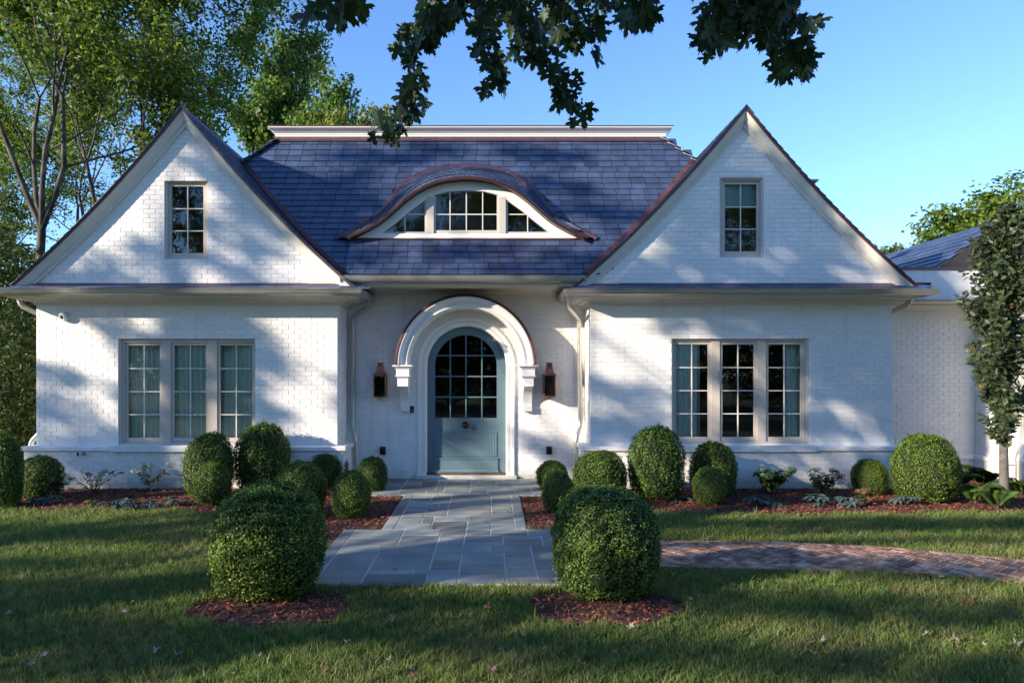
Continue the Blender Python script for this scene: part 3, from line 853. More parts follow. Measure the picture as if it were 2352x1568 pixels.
# ---------------------------------------------------------------- roofs and slates
def slate_mesh():
    b = MB(); w, l, t = .5, .5, .5
    b.hexa([(-.5, -.55, .006), (.5, -.55, .006), (.5, .55, -.004), (-.5, .55, -.004), (-.5, -.55, .019), (.5, -.55, .019), (.5, .55, .003), (-.5, .55, .003)])
    me = bpy.data.meshes.new('slate'); me.from_pydata(b.v, [], b.f); me.materials.append(M['slate']); me.update(); return me
SLATE = slate_mesh()
SL_LOCAL = [(-.5, -.55, .006), (.5, -.55, .006), (.5, .55, -.004), (-.5, .55, -.004), (-.5, -.55, .019), (.5, -.55, .019), (.5, .55, .003), (-.5, .55, .003)]
def slate(parent, mb, c, u, v, w, l, single, tilt=0.):
    """c centre, u across, v up the slope"""
    u = u.normalized(); v = v.normalized(); n = u.cross(v).normalized()
    if single:
        o = base_obj('slate', SLATE, parent, c)
        mt = Matrix((u*w, v*l, n)).transposed().to_4x4(); mt.translation = c - WL[parent.name]
        o.matrix_local = mt
    else:
        mb.hexa([c + u*(x*w) + v*(y*l) + n*z for x, y, z in SL_LOCAL])
# main roof: curved bell-cast slope between the gables
XC = -.43; HW = 4.02
def halfw(z):
    v = XC - (AX[0] + prof_inv(max(AZ - z, 0)))             # distance to the valley
    return min(HW + (6.77 - z)*1.04, v + (.02 if z < zroof(12.12) else .20))
arc = [(E0, zroof(E0))]
for i in range(1, 201):
    d = E0 + (E1-E0)*i/200; arc.append((d, zroof(d)))
cum = [0]
for (a, b1), (c, d1) in zip(arc, arc[1:]): cum.append(cum[-1] + math.hypot(c-a, d1-b1))
def at_len(s):
    d = float(np.interp(s, cum, [a for a, _ in arc])); return d, zroof(d)
mr = MB(); rows = []
for i in range(0, 201, 10):
    d, z = arc[i]; h = halfw(z); rows.append([(XC-h, d, z-.012), (XC+h, d, z-.012)])
mr.grid(rows)
for s in (-1, 1):
    rows = []
    for i in range(0, 201, 20):
        d, z = arc[i]; h = halfw(z); rows.append([(XC+s*h, d, z-.012), (XC+s*h, 22, z-.012)])
    mr.grid(rows)
h = HW; mr.add([(XC-h, E1, 6.77), (XC+h, E1, 6.77), (XC+h, 22, 6.77), (XC-h, 22, 6.77)], [(0, 1, 2, 3)])
roof = mr.build('roof', M['deck'], house)

# outline of the eyebrow dormer (picture measurements turned into metres on the roof)
DF = on_roof(1070, 549).y                       # plane of the dormer face
OUTER = [(771, 552), (816, 529), (850, 509), (875.5, 490), (894, 470), (911, 445), (928, 426), (951.7, 409), (982, 395), (1019.4, 386.5), (1067, 382)]
FRONT = [(800, 549), (841.6, 531), (873.8, 513), (900.9, 491), (926.3, 467.3), (956.8, 444.4), (985.5, 430), (1019.4, 419), (1070.2, 414)]
EC = 1071.
def mirror(t): return t + [(2*EC - x, y) for x, y in t[::-1][1:]] if abs(t[-1][0]-EC) < 6 else t + [(2*EC-x, y) for x, y in t[::-1]]
def resample(pts, n):
    pts = [Vector(p) for p in pts]; c = [0]
    for a, b1 in zip(pts, pts[1:]): c.append(c[-1] + (b1-a).length)
    out = []
    for i in range(n+1):
        s = c[-1]*i/n; k = 0
        while k < len(c)-2 and c[k+1] < s: k += 1
        t = (s-c[k])/(c[k+1]-c[k]) if c[k+1] > c[k] else 0
        out.append(pts[k].lerp(pts[k+1], t))
    return out
def smooth_pts(pts, it=3):
    pts = [Vector(p) for p in pts]
    for _ in range(it): pts = [pts[0]] + [(pts[i-1] + pts[i]*2 + pts[i+1])/4 for i in range(1, len(pts)-1)] + [pts[-1]]
    return pts
outer_px = smooth_pts(resample(mirror(OUTER), 80)); front_px = smooth_pts(resample(mirror(FRONT), 80))
OB = [on_roof(p.x, p.y) + Vector((0, 0, .01)) for p in outer_px]
FD = DF - .16
def fpt(p, d): return Vector((PX(p.x, d), d, PZ(p.y, d)))
FB = []
for i, p in enumerate(front_px):
    e = 5.5*math.sin(math.pi*min(i, 80-i)/80*1.0)**.3 if 0 < i < 80 else 0
    q = Vector((p.x, p.y - e - 1))
    FB.append(fpt(q, FD))
def in_eyebrow(x, d):
    """under the dormer's roof?"""
    px = VX + x*FP/d; py = VY - (zroof(d)-CAMZ)*FP/d
    if not (775 < px < 2*EC-775): return False
    y = float(np.interp(px, [p.x for p in outer_px], [p.y for p in outer_px]))
    return py > y + 3 and py < 547
EXP, SW = .158, .272
loose = MB(); count = 0; s = .0; rowi = 0
while s < cum[-1] - .06:
    d, z = at_len(s + EXP/2); d2, z2 = at_len(s + EXP/2 + .02); v = Vector((0, d2-d, z2-z)).normalized()
    hwid = halfw(z); x = XC - hwid + (rowi % 2)*.5*SW + rng.uniform(-.02, .02)
    while x < XC + hwid - .05:
        w = SW + rng.uniform(-.012, .012); xc = x + w/2
        zt_ = AZ - prof_drop(xc-AX[0]); zt2 = AZ - prof_drop(xc-AX[1])
        hidden = max(zt_ if xc < -2.3 else -9, zt2 if xc > 1.4 else -9) > z + .22
        if not hidden and not in_eyebrow(xc, d):
            single = count < 300
            slate(roof, loose, Vector((xc, d, z + rng.uniform(0, .003))), Vector((1, rng.uniform(-.006, .006), 0)), v, w - .010, EXP*rng.uniform(.98, 1.03), single); count += single
        x += w
    s += EXP; rowi += 1
loose.build('slate', M['slate'], roof, kind='stuff')
# hip caps
for sgn in (-1, 1):
    hc = MB()
    p0 = Vector((XC + sgn*HW, E1, 6.78)); z = 6.77
    for k in range(9):
        za = 6.80 - k*.13; dd = float(np.interp(za, [b1 for _, b1 in arc], [a for a, _ in arc])); dn = float(np.interp(za-.13, [b1 for _, b1 in arc], [a for a, _ in arc]))
        a = Vector((XC+sgn*(HW+(6.77-za)*1.04), dd, za)); b1 = Vector((XC+sgn*(HW+(6.77-za+.15)*1.04), dn-.01, za-.15+.012))
        t = (b1-a)
        for wdt in (Vector((-sgn*.11, -.05, .02)), Vector((sgn*.02, .2, .0))):
            q = [a, a+wdt, b1+wdt, b1]; up = Vector((0, -.015, .022)); up2 = Vector((0, -.022, .036))
            hc.hexa([q[0], q[1], q[2]+up, q[3]+up, q[0]+Vector((0, 0, .012)), q[1]+Vector((0, 0, .012)), q[2]+up2, q[3]+up2])
    hc.build('hip_cap', M['slate'], roof, kind='stuff')
# curb cornice and copper flashing round the flat top
rect = [(XC-HW, 22), (XC-HW, E1+.03), (XC+HW, E1+.03), (XC+HW, 22)]
MB().sweep(rect, [(0, 6.84), (.0, 6.90), (.012, 6.905), (.012, 6.925), (.03, 6.935), (.05, 6.96), (.08, 6.985), (.11, 7.0), (.12, 7.012), (.12, 7.03), (-.3, 7.04)]).build('curb_cornice', M['white_trim'], house)
MB().sweep(rect, [(.128, 7.028), (.130, 7.045), (-.3, 7.06)]).build('copper_edge', M['copper'], house)
MB().sweep(rect, [(.10, 6.735), (.085, 6.77), (.01, 6.80), (.004, 6.85), (0, 6.86)]).build('flashing', M['copper'], house)
# centre eave: soffit, crown, gutter
cen = [(LW[1]-.5, D2), (RW[0]+.5, D2)]
MB().sweep(cen, [(0, 3.44), (.03, 3.44), (.035, 3.46), (.07, 3.475), (.09, 3.50), (.86, 3.512), (.865, 3.545), (.88, 3.55), (.885, 3.60), (.0, 3.70)]).build('eave_soffit', M['trim'], house)
gp = [(.885, 3.655)] + [(.955 - .066*math.cos(t*math.pi/8), 3.658 - .10*math.sin(t*math.pi/8)) for t in range(9)] + [(1.022, 3.665), (1.026, 3.675), (1.015, 3.68), (1.008, 3.668)] + [(.955 + .052*math.cos(t*math.pi/6), 3.65 - .08*math.sin(t*math.pi/6)) for t in range(7)]
MB().sweep([(LW[1]+.08, D2), (RW[0]-.1, D2)], gp).build('gutter', M['zinc'], house, smooth=50)

# gable roofs
def gable_roof(ax, sgn_in):
    """sgn_in: side of the ridge that faces the centre of the house"""
    dk = MB(); rows_t = []; rows_b = []
    xs = [-a for a, _ in SP][::-1] + [a for a, _ in SP][1:]
    t = [(ax+a, AZ - prof_drop(a)) for a in xs]
    lo = [(x, z-.05) for x, z in t]
    dk.grid([[(x, RK, z) for x, z in t], [(x, 19, z) for x, z in t]])
    dk.grid([[(x, RK, z) for x, z in lo], [(x, 19, z) for x, z in lo]])
    dk.grid([[(x, RK, z) for x, z in lo], [(x, RK, z) for x, z in t]])
    go = dk.build('gable_roof', M['deck'], house)
    mb = MB(); cnt = 0
    for side in (-1, 1):
        L = 0; seg = [(0, 0)]
        s_ = [0]
        for (a, b1), (c, d1) in zip(SP, SP[1:]): s_.append(s_[-1] + math.hypot(c-a, d1-b1))
        tot = s_[-1]; s0 = tot; k = 0
        while s0 > .05:
            sm = s0 - EXP/2
            a = float(np.interp(sm, s_, [q for q, _ in SP])); dr = prof_drop(a); a2 = max(a-.02, 0); v = Vector((side*(a2-a), 0, prof_drop(a)-prof_drop(a2)))
            x = RK - .055 + (k % 2)*0.13
            ymax = 12.2 + (6.77-3.7 - dr)*.0 + 3.0 if side == sgn_in else RK + .9
            first = True
            while x < ymax:
                w = .26 if not (first and k % 2) else .26
                if first and k % 2: y0, y1 = RK-.055, RK-.055+.13; x = y0; w = .13
                c = Vector((ax + side*a, x + w/2, AZ - dr + .01))
                u = Vector((0, 1, 0)) if side < 0 else Vector((0, -1, 0))
                u = -u if u.cross(v).z < 0 else u
                slate(go, mb, c, u, v, w-.006, EXP, False)
                x += w; first = False
            s0 -= EXP; k += 1
        # ridge slates
    for i in range(14):
        y = RK - .05 + i*.26
        for side in (-1, 1):
            p0 = Vector((ax, y, AZ+.03)); w = Vector((side*.13, 0, -.15)); t_ = Vector((0, .27, -.008)); up = Vector((0, 0, .014))
            mb.hexa([p0, p0+w, p0+w+t_, p0+t_, p0+up, p0+w+up, p0+w+t_+up, p0+t_+up])
    mb.build('slate', M['slate'], go, kind='stuff')
    # rake: copper drip, crown moulding, frieze following the curve
    pr = [(-.006, RK-.03, 'c'), (.03, RK-.03, 'c')]
    mid = [(a, AZ-prof_drop(a)) for a, _ in SP]
    NY0 = math.hypot(1, 1.235)/1.0
    def rake(prof, name, m, sm=30, ztrim=3.40):
        b = MB()
        for side in (-1, 1):
            rows = []
            for i, (a, z) in enumerate(mid):
                a0, z0 = mid[max(i-1, 0)]; a1, z1 = mid[min(i+1, len(mid)-1)]
                t = Vector((a1-a0, z1-z0)).normalized(); n = Vector((t.y, -t.x))
                if n.y > 0: n = -n                       # points down and inward
                r_ = []
                for off, y in prof:
                    if i == 0:   # mitre at the apex
                        q = (0, z - off/max(abs(n.y), .2))
                    else: q = (a + n.x*off, z + n.y*off)
                    if q[0] < 0 or i == 0: q = (0, AZ - off*NY0)
                    r_.append((ax + side*q[0], y, max(q[1], ztrim)))
                rows.append(r_)
            b.grid(rows)
        return b.build(name, m, go, smooth=sm)
    rake([(-.01, RK+.02), (-.014, RK-.03), (.0, RK-.034), (.028, RK-.03), (.03, RK-.01)], 'copper_drip', M['copper'])
    rake([(.02, RK-.012), (.045, RK-.014), (.055, RK+.0), (.085, RK+.035), (.115, RK+.055), (.12, RK+.056), (.122, RK+.068), (.13, RK+.07), (.132, RK+.082),
          (.142, RK+.088), (.146, RK+.10), (.18, RK+.104), (.183, D1+.01)], 'rake_moulding', M['trim'])
    return go
gl_o = gable_roof(AX[0], 1); gr_o = gable_roof(AX[1], -1)
# copper valleys
for ax, sgn in ((AX[0], 1), (AX[1], -1)):
    b = MB(); rows = []
    for i in range(0, 26):
        d = E0 + .0 + (13.72-E0)*i/25; z = zroof(d); x = ax + sgn*prof_inv(AZ - z)
        sl_ = (prof_drop(prof_inv(AZ-z)+.01) - prof_drop(prof_inv(AZ-z)))/.01
        up = Vector((0, -.02, .03))
        on_main = Vector((x + sgn*.13, d, z)) + up
        on_main2 = Vector((x + sgn*.125, d+.012, z+.005))
        onG = Vector((x - sgn*.0, d + .16, z + .0)); onG = Vector((x - sgn*.05, d, z + .05*sl_)) + Vector((sgn*.02, 0, .03))
        rows.append([on_main2, on_main, Vector((x, d, z)) + Vector((0, -.03, .02)), onG])
    b.grid(rows).build('valley_flashing', M['copper_dark'], roof, smooth=True)

# ---------------------------------------------------------------- eyebrow dormer
eb = MB()
inner = [Vector((876, 537)), Vector((910, 511)), Vector((943, 483.5)), Vector((979, 457.5)), Vector((998, 447)), Vector((1030, 439.5)), Vector((EC, 436.5))]
def pp(p, d): return (PX(p.x, d), PZ(p.y, d))
trim_out = [pp(p, DF) for p in front_px]
zbase = PZ(548, DF)
trim_out = [(x, max(z, zbase)) for x, z in trim_out]
def arc_y(x):
    xx = x if x <= EC else 2*EC - x
    return float(np.interp(xx, [p.x for p in inner], [p.y for p in inner]))
def opening(xa, xb, bottom=536.5, n=14):
    pts = [(xa, bottom), (xb, bottom)] + [(xb + (xa-xb)*i/n, arc_y(xb + (xa-xb)*i/n)) for i in range(n+1)]
    out = []
    for q in pts:
        if not out or (abs(q[0]-out[-1][0]) + abs(q[1]-out[-1][1])) > .4: out.append(q)
    if abs(out[0][0]-out[-1][0]) + abs(out[0][1]-out[-1][1]) < .4: out.pop()
    return out
ops = [opening(878, 980), opening(996.5, 2*EC-996.5), opening(2*EC-980, 2*EC-878)]
eb.slab(trim_out, [[(PX(x, DF), PZ(y, DF)) for x, y in o] for o in ops], DF, DF+.10)
dormer = eb.build('eyebrow_dormer', M['white_trim'], house, loc=(PX(EC, DF), DF, zbase))
def inset(o, e):
    c = Vector((sum(p[0] for p in o)/len(o), sum(p[1] for p in o)/len(o))); w = max(p[0] for p in o)-min(p[0] for p in o); h_ = max(p[1] for p in o)-min(p[1] for p in o)
    return [(c.x + (p[0]-c.x)*(1-2*e/w), c.y + (p[1]-c.y)*(1-2*e/h_)) for p in o]
d3 = DF + .02
splits = [[930], [1033.5, EC, 2*EC-1033.5], [2*EC-930]]
for o, sp in zip(ops, splits):
    gi = inset(o, 4.5)
    MB().slab([(PX(x, d3), PZ(y, d3)) for x, y in inset(o, .3)], [[(PX(x, d3), PZ(y, d3)) for x, y in gi]], d3, d3+.06).build('sash', M['frame'], dormer)
    g = [(PX(x, d3), PZ(y, d3)) for x, y in gi]; g = g if parea(g) > 0 else g[::-1]
    xs_ = [min(p[0] for p in g)] + [PX(x, d3) for x in sp] + [max(p[0] for p in g)]
    zs_ = [min(p[1] for p in g), PZ(492, d3), max(p[1] for p in g)]
    mm = MB()
    for x in xs_[1:-1]:
        q = clip_poly([(x-.009, zs_[0]), (x+.009, zs_[0]), (x+.009, zs_[2]), (x-.009, zs_[2])], g)
        if len(q) > 2: mm.slab(q, [], d3+.012, d3+.028)
    q = clip_poly([(xs_[0], zs_[1]-.009), (xs_[-1], zs_[1]-.009), (xs_[-1], zs_[1]+.009), (xs_[0], zs_[1]+.009)], g)
    if len(q) > 2: mm.slab(q, [], d3+.013, d3+.0275)
    mm.build('muntin', M['muntin'], dormer)
    for i in range(len(xs_)-1):
        for j in range(2):
            q = clip_poly([(xs_[i], zs_[j]), (xs_[i+1], zs_[j]), (xs_[i+1], zs_[j+1]), (xs_[i], zs_[j+1])], g)
            if len(q) > 2 and abs(parea(q)) > .002: MB().slab(q, [], d3+.03, d3+.036).build('pane', M['glass'], dormer)
# mullions between the three lights
for xa, xb in ((980.5, 996), (2*EC-996, 2*EC-980.5)): MB().box(PX(xa, DF), PX(xb, DF), DF-.006, DF+.05, PZ(536, DF), PZ(452, DF)).build('mullion', M['frame'], dormer)
# curved roof skin, slates, copper edges
sk = MB(); NR = 6
rows = []
for j in range(NR+1):
    t = j/NR; rows.append([a.lerp(b1, t) + Vector((0, 0, .03*math.sin(math.pi*t))) for a, b1 in zip(FB, OB)])
sk.grid(rows)
sk.grid([[p for p in FB], [Vector((p.x, DF+.0, p.z-.025)) for p in FB]])
sko = sk.build('curved_roof', M['deck'], dormer, smooth=True)
es = MB()
def surf(u, t):
    i = min(max(u, 0), 79.999); k = int(i); f = i-k
    a = FB[k].lerp(FB[k+1], f); b1 = OB[k].lerp(OB[k+1], f)
    return a.lerp(b1, t) + Vector((0, 0, .03*math.sin(math.pi*t)))
for j in range(6):
    u = 5. + (j % 2)*.8
    while u < 75:
        du = 1.6*rng.uniform(.85, 1.15); t0, t1 = j/6*.92, (j+1.25)/6*.92
        a, b1, c, dd = surf(u+.05, t0), surf(u+du-.05, t0), surf(u+du-.05, min(t1, 1)), surf(u+.05, min(t1, 1))
        n = (b1-a).cross(dd-a); n.normalize()
        if n.z < 0: n = -n
        h0 = .012 + rng.uniform(0, .008)
        es.hexa([a+n*h0, b1+n*h0, c+n*.002, dd+n*.002, a+n*(h0+.014), b1+n*(h0+.014), c+n*.012, dd+n*.012]); u += du
es.build('slate', M['slate'], sko, kind='stuff')
# copper drip with ribs along the front edge
cd = MB().grid([[p + Vector((0, -.012, .022)) for p in FB], [p + Vector((0, -.03, -.004)) for p in FB], [p + Vector((0, -.022, -.034)) for p in FB], [p + Vector((0, .05, -.03)) for p in FB]])
cdo = cd.build('copper_drip', M['copper'], dormer, smooth=35)
rbs = MB()
for i in range(0, 320):
    p = surf(i*.25, 0); q = surf(i*.25+.11, 0)
    rbs.hexa([p+Vector((0, -.036, -.034)), q+Vector((0, -.036, -.034)), q+Vector((0, -.02, -.034)), p+Vector((0, -.02, -.034)),
              p+Vector((0, -.037, .0)), q+Vector((0, -.037, .0)), q+Vector((0, -.012, .026)), p+Vector((0, -.012, .026))])
rbs.build('rib', M['copper'], cdo, kind='stuff')
fl = MB(); rows = [[], [], [], []]
for i in range(81):
    p = OB[i]; t = (OB[min(i+1, 80)] - OB[max(i-1, 0)]).normalized()
    out_ = t.cross(Vector((0, -.75, .66))).normalized()
    if out_.z < 0 and 10 < i < 70: out_ = -out_
    up = Vector((0, -.03, .026))
    rows[0].append(p + out_*.05 + up*.3); rows[1].append(p + out_*.045 + up); rows[2].append(p - out_*.0 + up*1.4); rows[3].append(p - out_*.06 + up*.9)
fl.grid(rows).build('flashing', M['copper_dark'], dormer, smooth=35)
zb0 = PZ(548, DF)
MB().hexa([(PX(812, DF), DF-.03, zb0-.045), (PX(1352, DF), DF-.03, zb0-.045), (PX(1352, DF), DF+.0, zb0-.02), (PX(812, DF), DF+.0, zb0-.02),
           (PX(812, DF), DF-.045, zb0-.02), (PX(1352, DF), DF-.045, zb0-.02), (PX(1352, DF), DF-.004, zb0+.012), (PX(812, DF), DF-.004, zb0+.012)]).build('apron', M['copper_dark'], dormer)

# small slate saddle peeking behind the right gable
sd = MB().box(PX(1838, 15), PX(1868, 15), 14.9, 15.4, PZ(428, 15), PZ(420, 15)).box(PX(1830, 15), PX(1873, 15), 14.85, 15.45, PZ(420, 15)+.0, PZ(416, 15))
sd.build('roof_vent', M['slate'], house)

# ---------------------------------------------------------------- annex at the right
AY, A2, AXR = 13.2, 12.35, 9.36
aw = MB().box(RW[1]+.0, AXR+.2, AY, AY+.25, -.1, 3.42).build('wall', M['mortar'], house)
bricks(aw, (0, AY, 0), (1, 0, 0), (0, -1, 0), .42, 3.2, lambda z: [(RW[1]+.01, AXR)])
aw2 = MB().box(AXR, AXR+.22, A2+.0, AY-.001, -.1, 3.42).box(AXR+.221, 15, A2, A2+.25, -.1, 3.42).build('wall', M['mortar'], house)
bricks(aw2, (AXR, 0, 0), (0, 1, 0), (-1, 0, 0), .42, 3.2, lambda z: [(A2+.002, AY)])
bricks(aw2, (0, A2, 0), (1, 0, 0), (0, -1, 0), .42, 3.2, lambda z: [(AXR+.01, 13.2)])
apath = [(RW[1], AY), (AXR, AY), (AXR, A2), (14.8, A2)]
bs = MB().sweep(apath, [(.0, .43), (.09, .415), (.10, .35), (.07, .345), (.07, -.1)]).build('ledge', M['render'], house)
MB().sweep(apath, [(.0, 3.18), (.04, 3.18), (.045, 3.21), (.08, 3.22), (.12, 3.25), (.30, 3.262), (.31, 3.30), (.33, 3.31), (.33, 3.36), (0, 3.40)]).build('cornice', M['trim'], house)
MB().sweep(apath, [(.335, 3.36)] + [(.395 - .055*math.cos(t*math.pi/8), 3.36 - .07*math.sin(t*math.pi/8)) for t in range(9)] + [(.46, 3.37), (.445, 3.375)] + [(.395 + .04*math.cos(t*math.pi/6), 3.36 - .055*math.sin(t*math.pi/6)) for t in range(7)]).build('gutter', M['zinc'], house, smooth=50)
MB().hexa([(RW[1]+.3, AY-.4, 3.375), (AXR+.3, AY-.4, 3.375), (AXR+.6, AY+.35, 3.43), (RW[1]+.3, AY+.35, 3.43), (RW[1]+.3, AY-.4, 3.385), (AXR+.3, AY-.4, 3.385), (AXR+.6, AY+.35, 3.47), (RW[1]+.3, AY+.35, 3.47)]).build('flat_roof', M['copper'], house)
par_t = PZ(620, 13.5); par_b = 3.46
MB().box(RW[1]-.6, 14, 13.5, 13.7, par_b-.1, par_t).build('parapet', M['render'], house)
MB().box(RW[1]-.6, 14.02, 13.47, 13.74, par_t+.002, par_t+.055).build('coping', M['copper_dark'], house)
# slate slope running towards the street, ridge parallel to it
rx, rz = 10.31, 5.05
def slope_pt(a, y): return Vector((rx - a*math.cos(R(36)), y, rz - a*math.sin(R(36))))
sr = MB(); sr.grid([[slope_pt(0, 13.78), slope_pt(0, 19)], [slope_pt(3.4, 13.78), slope_pt(3.4, 19)]])
sr.grid([[(rx, 13.78, rz), (rx, 19, rz)], [(rx+3.4*math.cos(R(36)), 13.78, rz-2.), (rx+3.4*math.cos(R(36)), 19, rz-2.)]])
sr.add([(rx-2.75, 13.78, rz-2.), (rx+2.75, 13.78, rz-2.), (rx, 13.78, rz)], [(0, 1, 2)])
sro = sr.build('side_roof', M['deck'], house)
es = MB(); k = 0; s_ = 3.3
while s_ > 0:
    y = 13.76 + (k % 2)*.15
    while y < 18.9:
        c = slope_pt(s_-.10, y+.15) + Vector((-.01, 0, .012)); v = Vector((math.cos(R(36)), 0, math.sin(R(36)))); u = Vector((0, -1, 0))
        slate(sro, es, c, u, v, .29, .20, False); y += .3
    s_ -= .2; k += 1
y = 13.76
while y < 19:
    for sg in (-1, 1):
        p0 = Vector((rx, y, rz+.03)); w = Vector((sg*.15, 0, -.11)); t_ = Vector((0, .26, -.01)); up = Vector((0, 0, .015))
        es.hexa([p0, p0+w, p0+w+t_, p0+t_, p0+up, p0+w+up, p0+w+t_+up, p0+t_+up])
    y += .24
es.build('slate', M['slate'], sro, kind='stuff')
# copper scupper box behind the gutter
sc = PX(2108, 12.2); sz = PZ(664, 12.2)
MB().box(sc, sc+.24, 12.2, 12.4, sz, sz+.02).box(sc, sc+.02, 12.2, 12.4, sz, sz+.12).box(sc+.22, sc+.24, 12.2, 12.4, sz, sz+.12).box(sc, sc+.24, 12.2, 12.4, sz+.1, sz+.12).build('scupper', M['copper'], house)
# back of the house closes the volume
MB().box(LW[0], AXR+4, 18, 18.2, -.1, 3.4).build('wall', M['mortar'], house)

# ---------------------------------------------------------------- downspouts
def downspout(pts, r=.042, bends=(), straps=(), outlet=True):
    b = MB(); P_ = [Vector(p) for p in pts]; path = [P_[0]]
    for i in range(1, len(P_)-1):
        a = (P_[i-1]-P_[i]); c = (P_[i+1]-P_[i]); e = min(.09, a.length*.45, c.length*.45)
        p0 = P_[i] + a.normalized()*e; p2 = P_[i] + c.normalized()*e
        for k in range(7):
            t = k/6; path.append(p0*(1-t)**2 + P_[i]*2*t*(1-t) + p2*t*t)
    path.append(P_[-1]); rad = []
    for i in range(len(path)):
        bend = any((path[i]-q).length < .13 for q in P_[1:-1]); rad.append(r*(1.07 if (i % 2 and bend) else 1.0))
    b.tube(path, rad, 14)
    o = b.build('downspout', M['zinc'], house, smooth=40)
    for z in straps:
        x, y = P_[len(P_)//2].x, P_[len(P_)//2].y
        s_ = MB(); lathe(s_, (x, y, z), (0, 0, 1), [(r, -.012), (r+.006, -.012), (r+.006, .012), (r, .012)], 14); s_.build('strap', M['zinc'], o)
    return o
xl = PX(812, D2-.12)
# left of the entrance
downspout([(PX(848, 12.5), 12.5, 3.36), (PX(847, 12.55), 12.55, 3.22), (PX(810, 12.7), 12.70, 3.02), (PX(809, 12.70), 12.70, 1.02), (PX(819, 12.70), 12.58, .82), (PX(819, 12.6), 12.58, .03)], straps=(2.6, 1.35))
downspout([(PX(1300, 11.75), 11.75, 3.36), (PX(1303, 11.9), 11.95, 3.17), (PX(1331, 12.6), 12.66, 3.0), (PX(1333, 12.7), 12.70, 1.02), (PX(1322, 12.7), 12.58, .80), (PX(1321, 12.6), 12.58, .03)], straps=(2.6, 1.3))
downspout([(LW[0]-.40, 12.1, 3.34), (LW[0]-.36, 12.1, 3.18), (LW[0]-.03, 12.2, 3.0), (LW[0]-.035, 12.2, .98), (LW[0]-.25, 12.2, .76), (LW[0]-.25, 12.2, .02)])
downspout([(RW[1]+.42, 12.1, 3.34), (RW[1]+.36, 12.1, 3.2), (RW[1]+.06, 12.5, 3.02), (RW[1]+.04, 12.5, .98), (RW[1]+.24, 12.4, .76), (RW[1]+.24, 12.4, .02)])
downspout([(AXR+.15, A2-.38, 3.30), (AXR+.17, A2-.3, 3.15), (AXR+.22, A2-.06, 2.95), (AXR+.22, A2-.06, .72), (AXR+.05, A2-.16, .5), (AXR+.05, A2-.16, .02)], r=.05)

# ---------------------------------------------------------------- lanterns and fittings
def lantern(cx, label, solid_front):
    zt, zb_ = PZ(832, 12.55), PZ(911, 12.62); W, Dp = .105, .10; cy = D2 - .16
    H = .40; zbt = zb_ + H
    L = thing('wall_lantern', label, 'lantern', (cx, D2, zb_), 'copper lanterns beside the door')
    b = MB()
    for sx in (-1, 1):
        for sy in (-1, 1):
            x, y = cx+sx*W, cy+sy*Dp
            b.box(x-.008, x+.008, y-.008, y+.008, zb_, zbt)
    for z in (zb_, zbt-.012):
        b.box(cx-W-.01, cx+W+.01, cy-Dp-.01, cy-Dp+.01, z, z+.014).box(cx-W-.01, cx+W+.01, cy+Dp-.01, cy+Dp+.01, z, z+.014)
        b.box(cx-W-.01, cx-W+.01, cy-Dp+.01, cy+Dp-.01, z, z+.014).box(cx+W-.01, cx+W+.01, cy-Dp+.01, cy+Dp-.01, z, z+.014)
    b.box(cx-W, cx+W, cy-Dp, cy+Dp, zb_-.006, zb_-.001)
    b.box(cx-W+.02, cx+W-.02, cy+Dp, D2-.008, zb_+.05, zb_+.35)
    b.build('frame', M['lantern'], L)
    g = MB().box(cx-W+.008, cx+W-.008, cy-Dp-.002, cy-Dp+.002, zb_+.014, zbt-.012)
    g.build('pane', M['dark_metal'] if solid_front else M['lanternglass'], L)
    for s in (-1, 1): MB().box(cx+s*W-.002, cx+s*W+.002, cy-Dp+.008, cy+Dp-.008, zb_+.014, zbt-.012).build('pane', M['lanternglass'], L)
    MB().box(cx-W+.01, cx+W-.01, cy+Dp-.004, cy+Dp, zb_+.014, zbt-.012).build('back_plate', M['dark_metal'], L)
    r = MB(); rows = []
    for hw, hd, z in ((W+.02, Dp+.02, 0), (W+.018, Dp+.018, .008), (W-.01, Dp-.01, .03), (W-.035, Dp-.035, .07), (W-.045, Dp-.045, .12), (W-.05, Dp-.05, .165), (W-.045, Dp-.045, .168), (W-.045, Dp-.045, .175),
                      (W-.06, Dp-.06, .178), (W-.06, Dp-.06, .215), (W-.045, Dp-.045, .222), (W-.045, Dp-.045, .23), (.0, .0, .232)):
        rows.append([(cx-hw, cy-hd, zbt+z), (cx+hw, cy-hd, zbt+z), (cx+hw, cy+hd, zbt+z), (cx-hw, cy+hd, zbt+z)])
    r.grid(rows, closed=True); r.build('lantern_roof', M['lantern'], L)
    MB().tube([(cx, cy, zb_), (cx, cy, zb_+.13)], [.006, .004], 8).tube([(cx, cy, zb_), (cx, cy, zb_+.03)], .014, 8).build('burner', M['brass'], L)
    MB().tube([(cx + .02*math.cos(t*.7), cy, zb_-.02 + .02*math.sin(t*.7)) for t in range(10)], .005, 6).build('hook', M['dark_metal'], L)
lantern(PX(873, 12.6), 'copper gas lantern with glazed front, beside the doorbell left of the door', False)
lantern(PX(1262, 12.6), 'copper gas lantern with a dark solid front, right of the arched door', True)
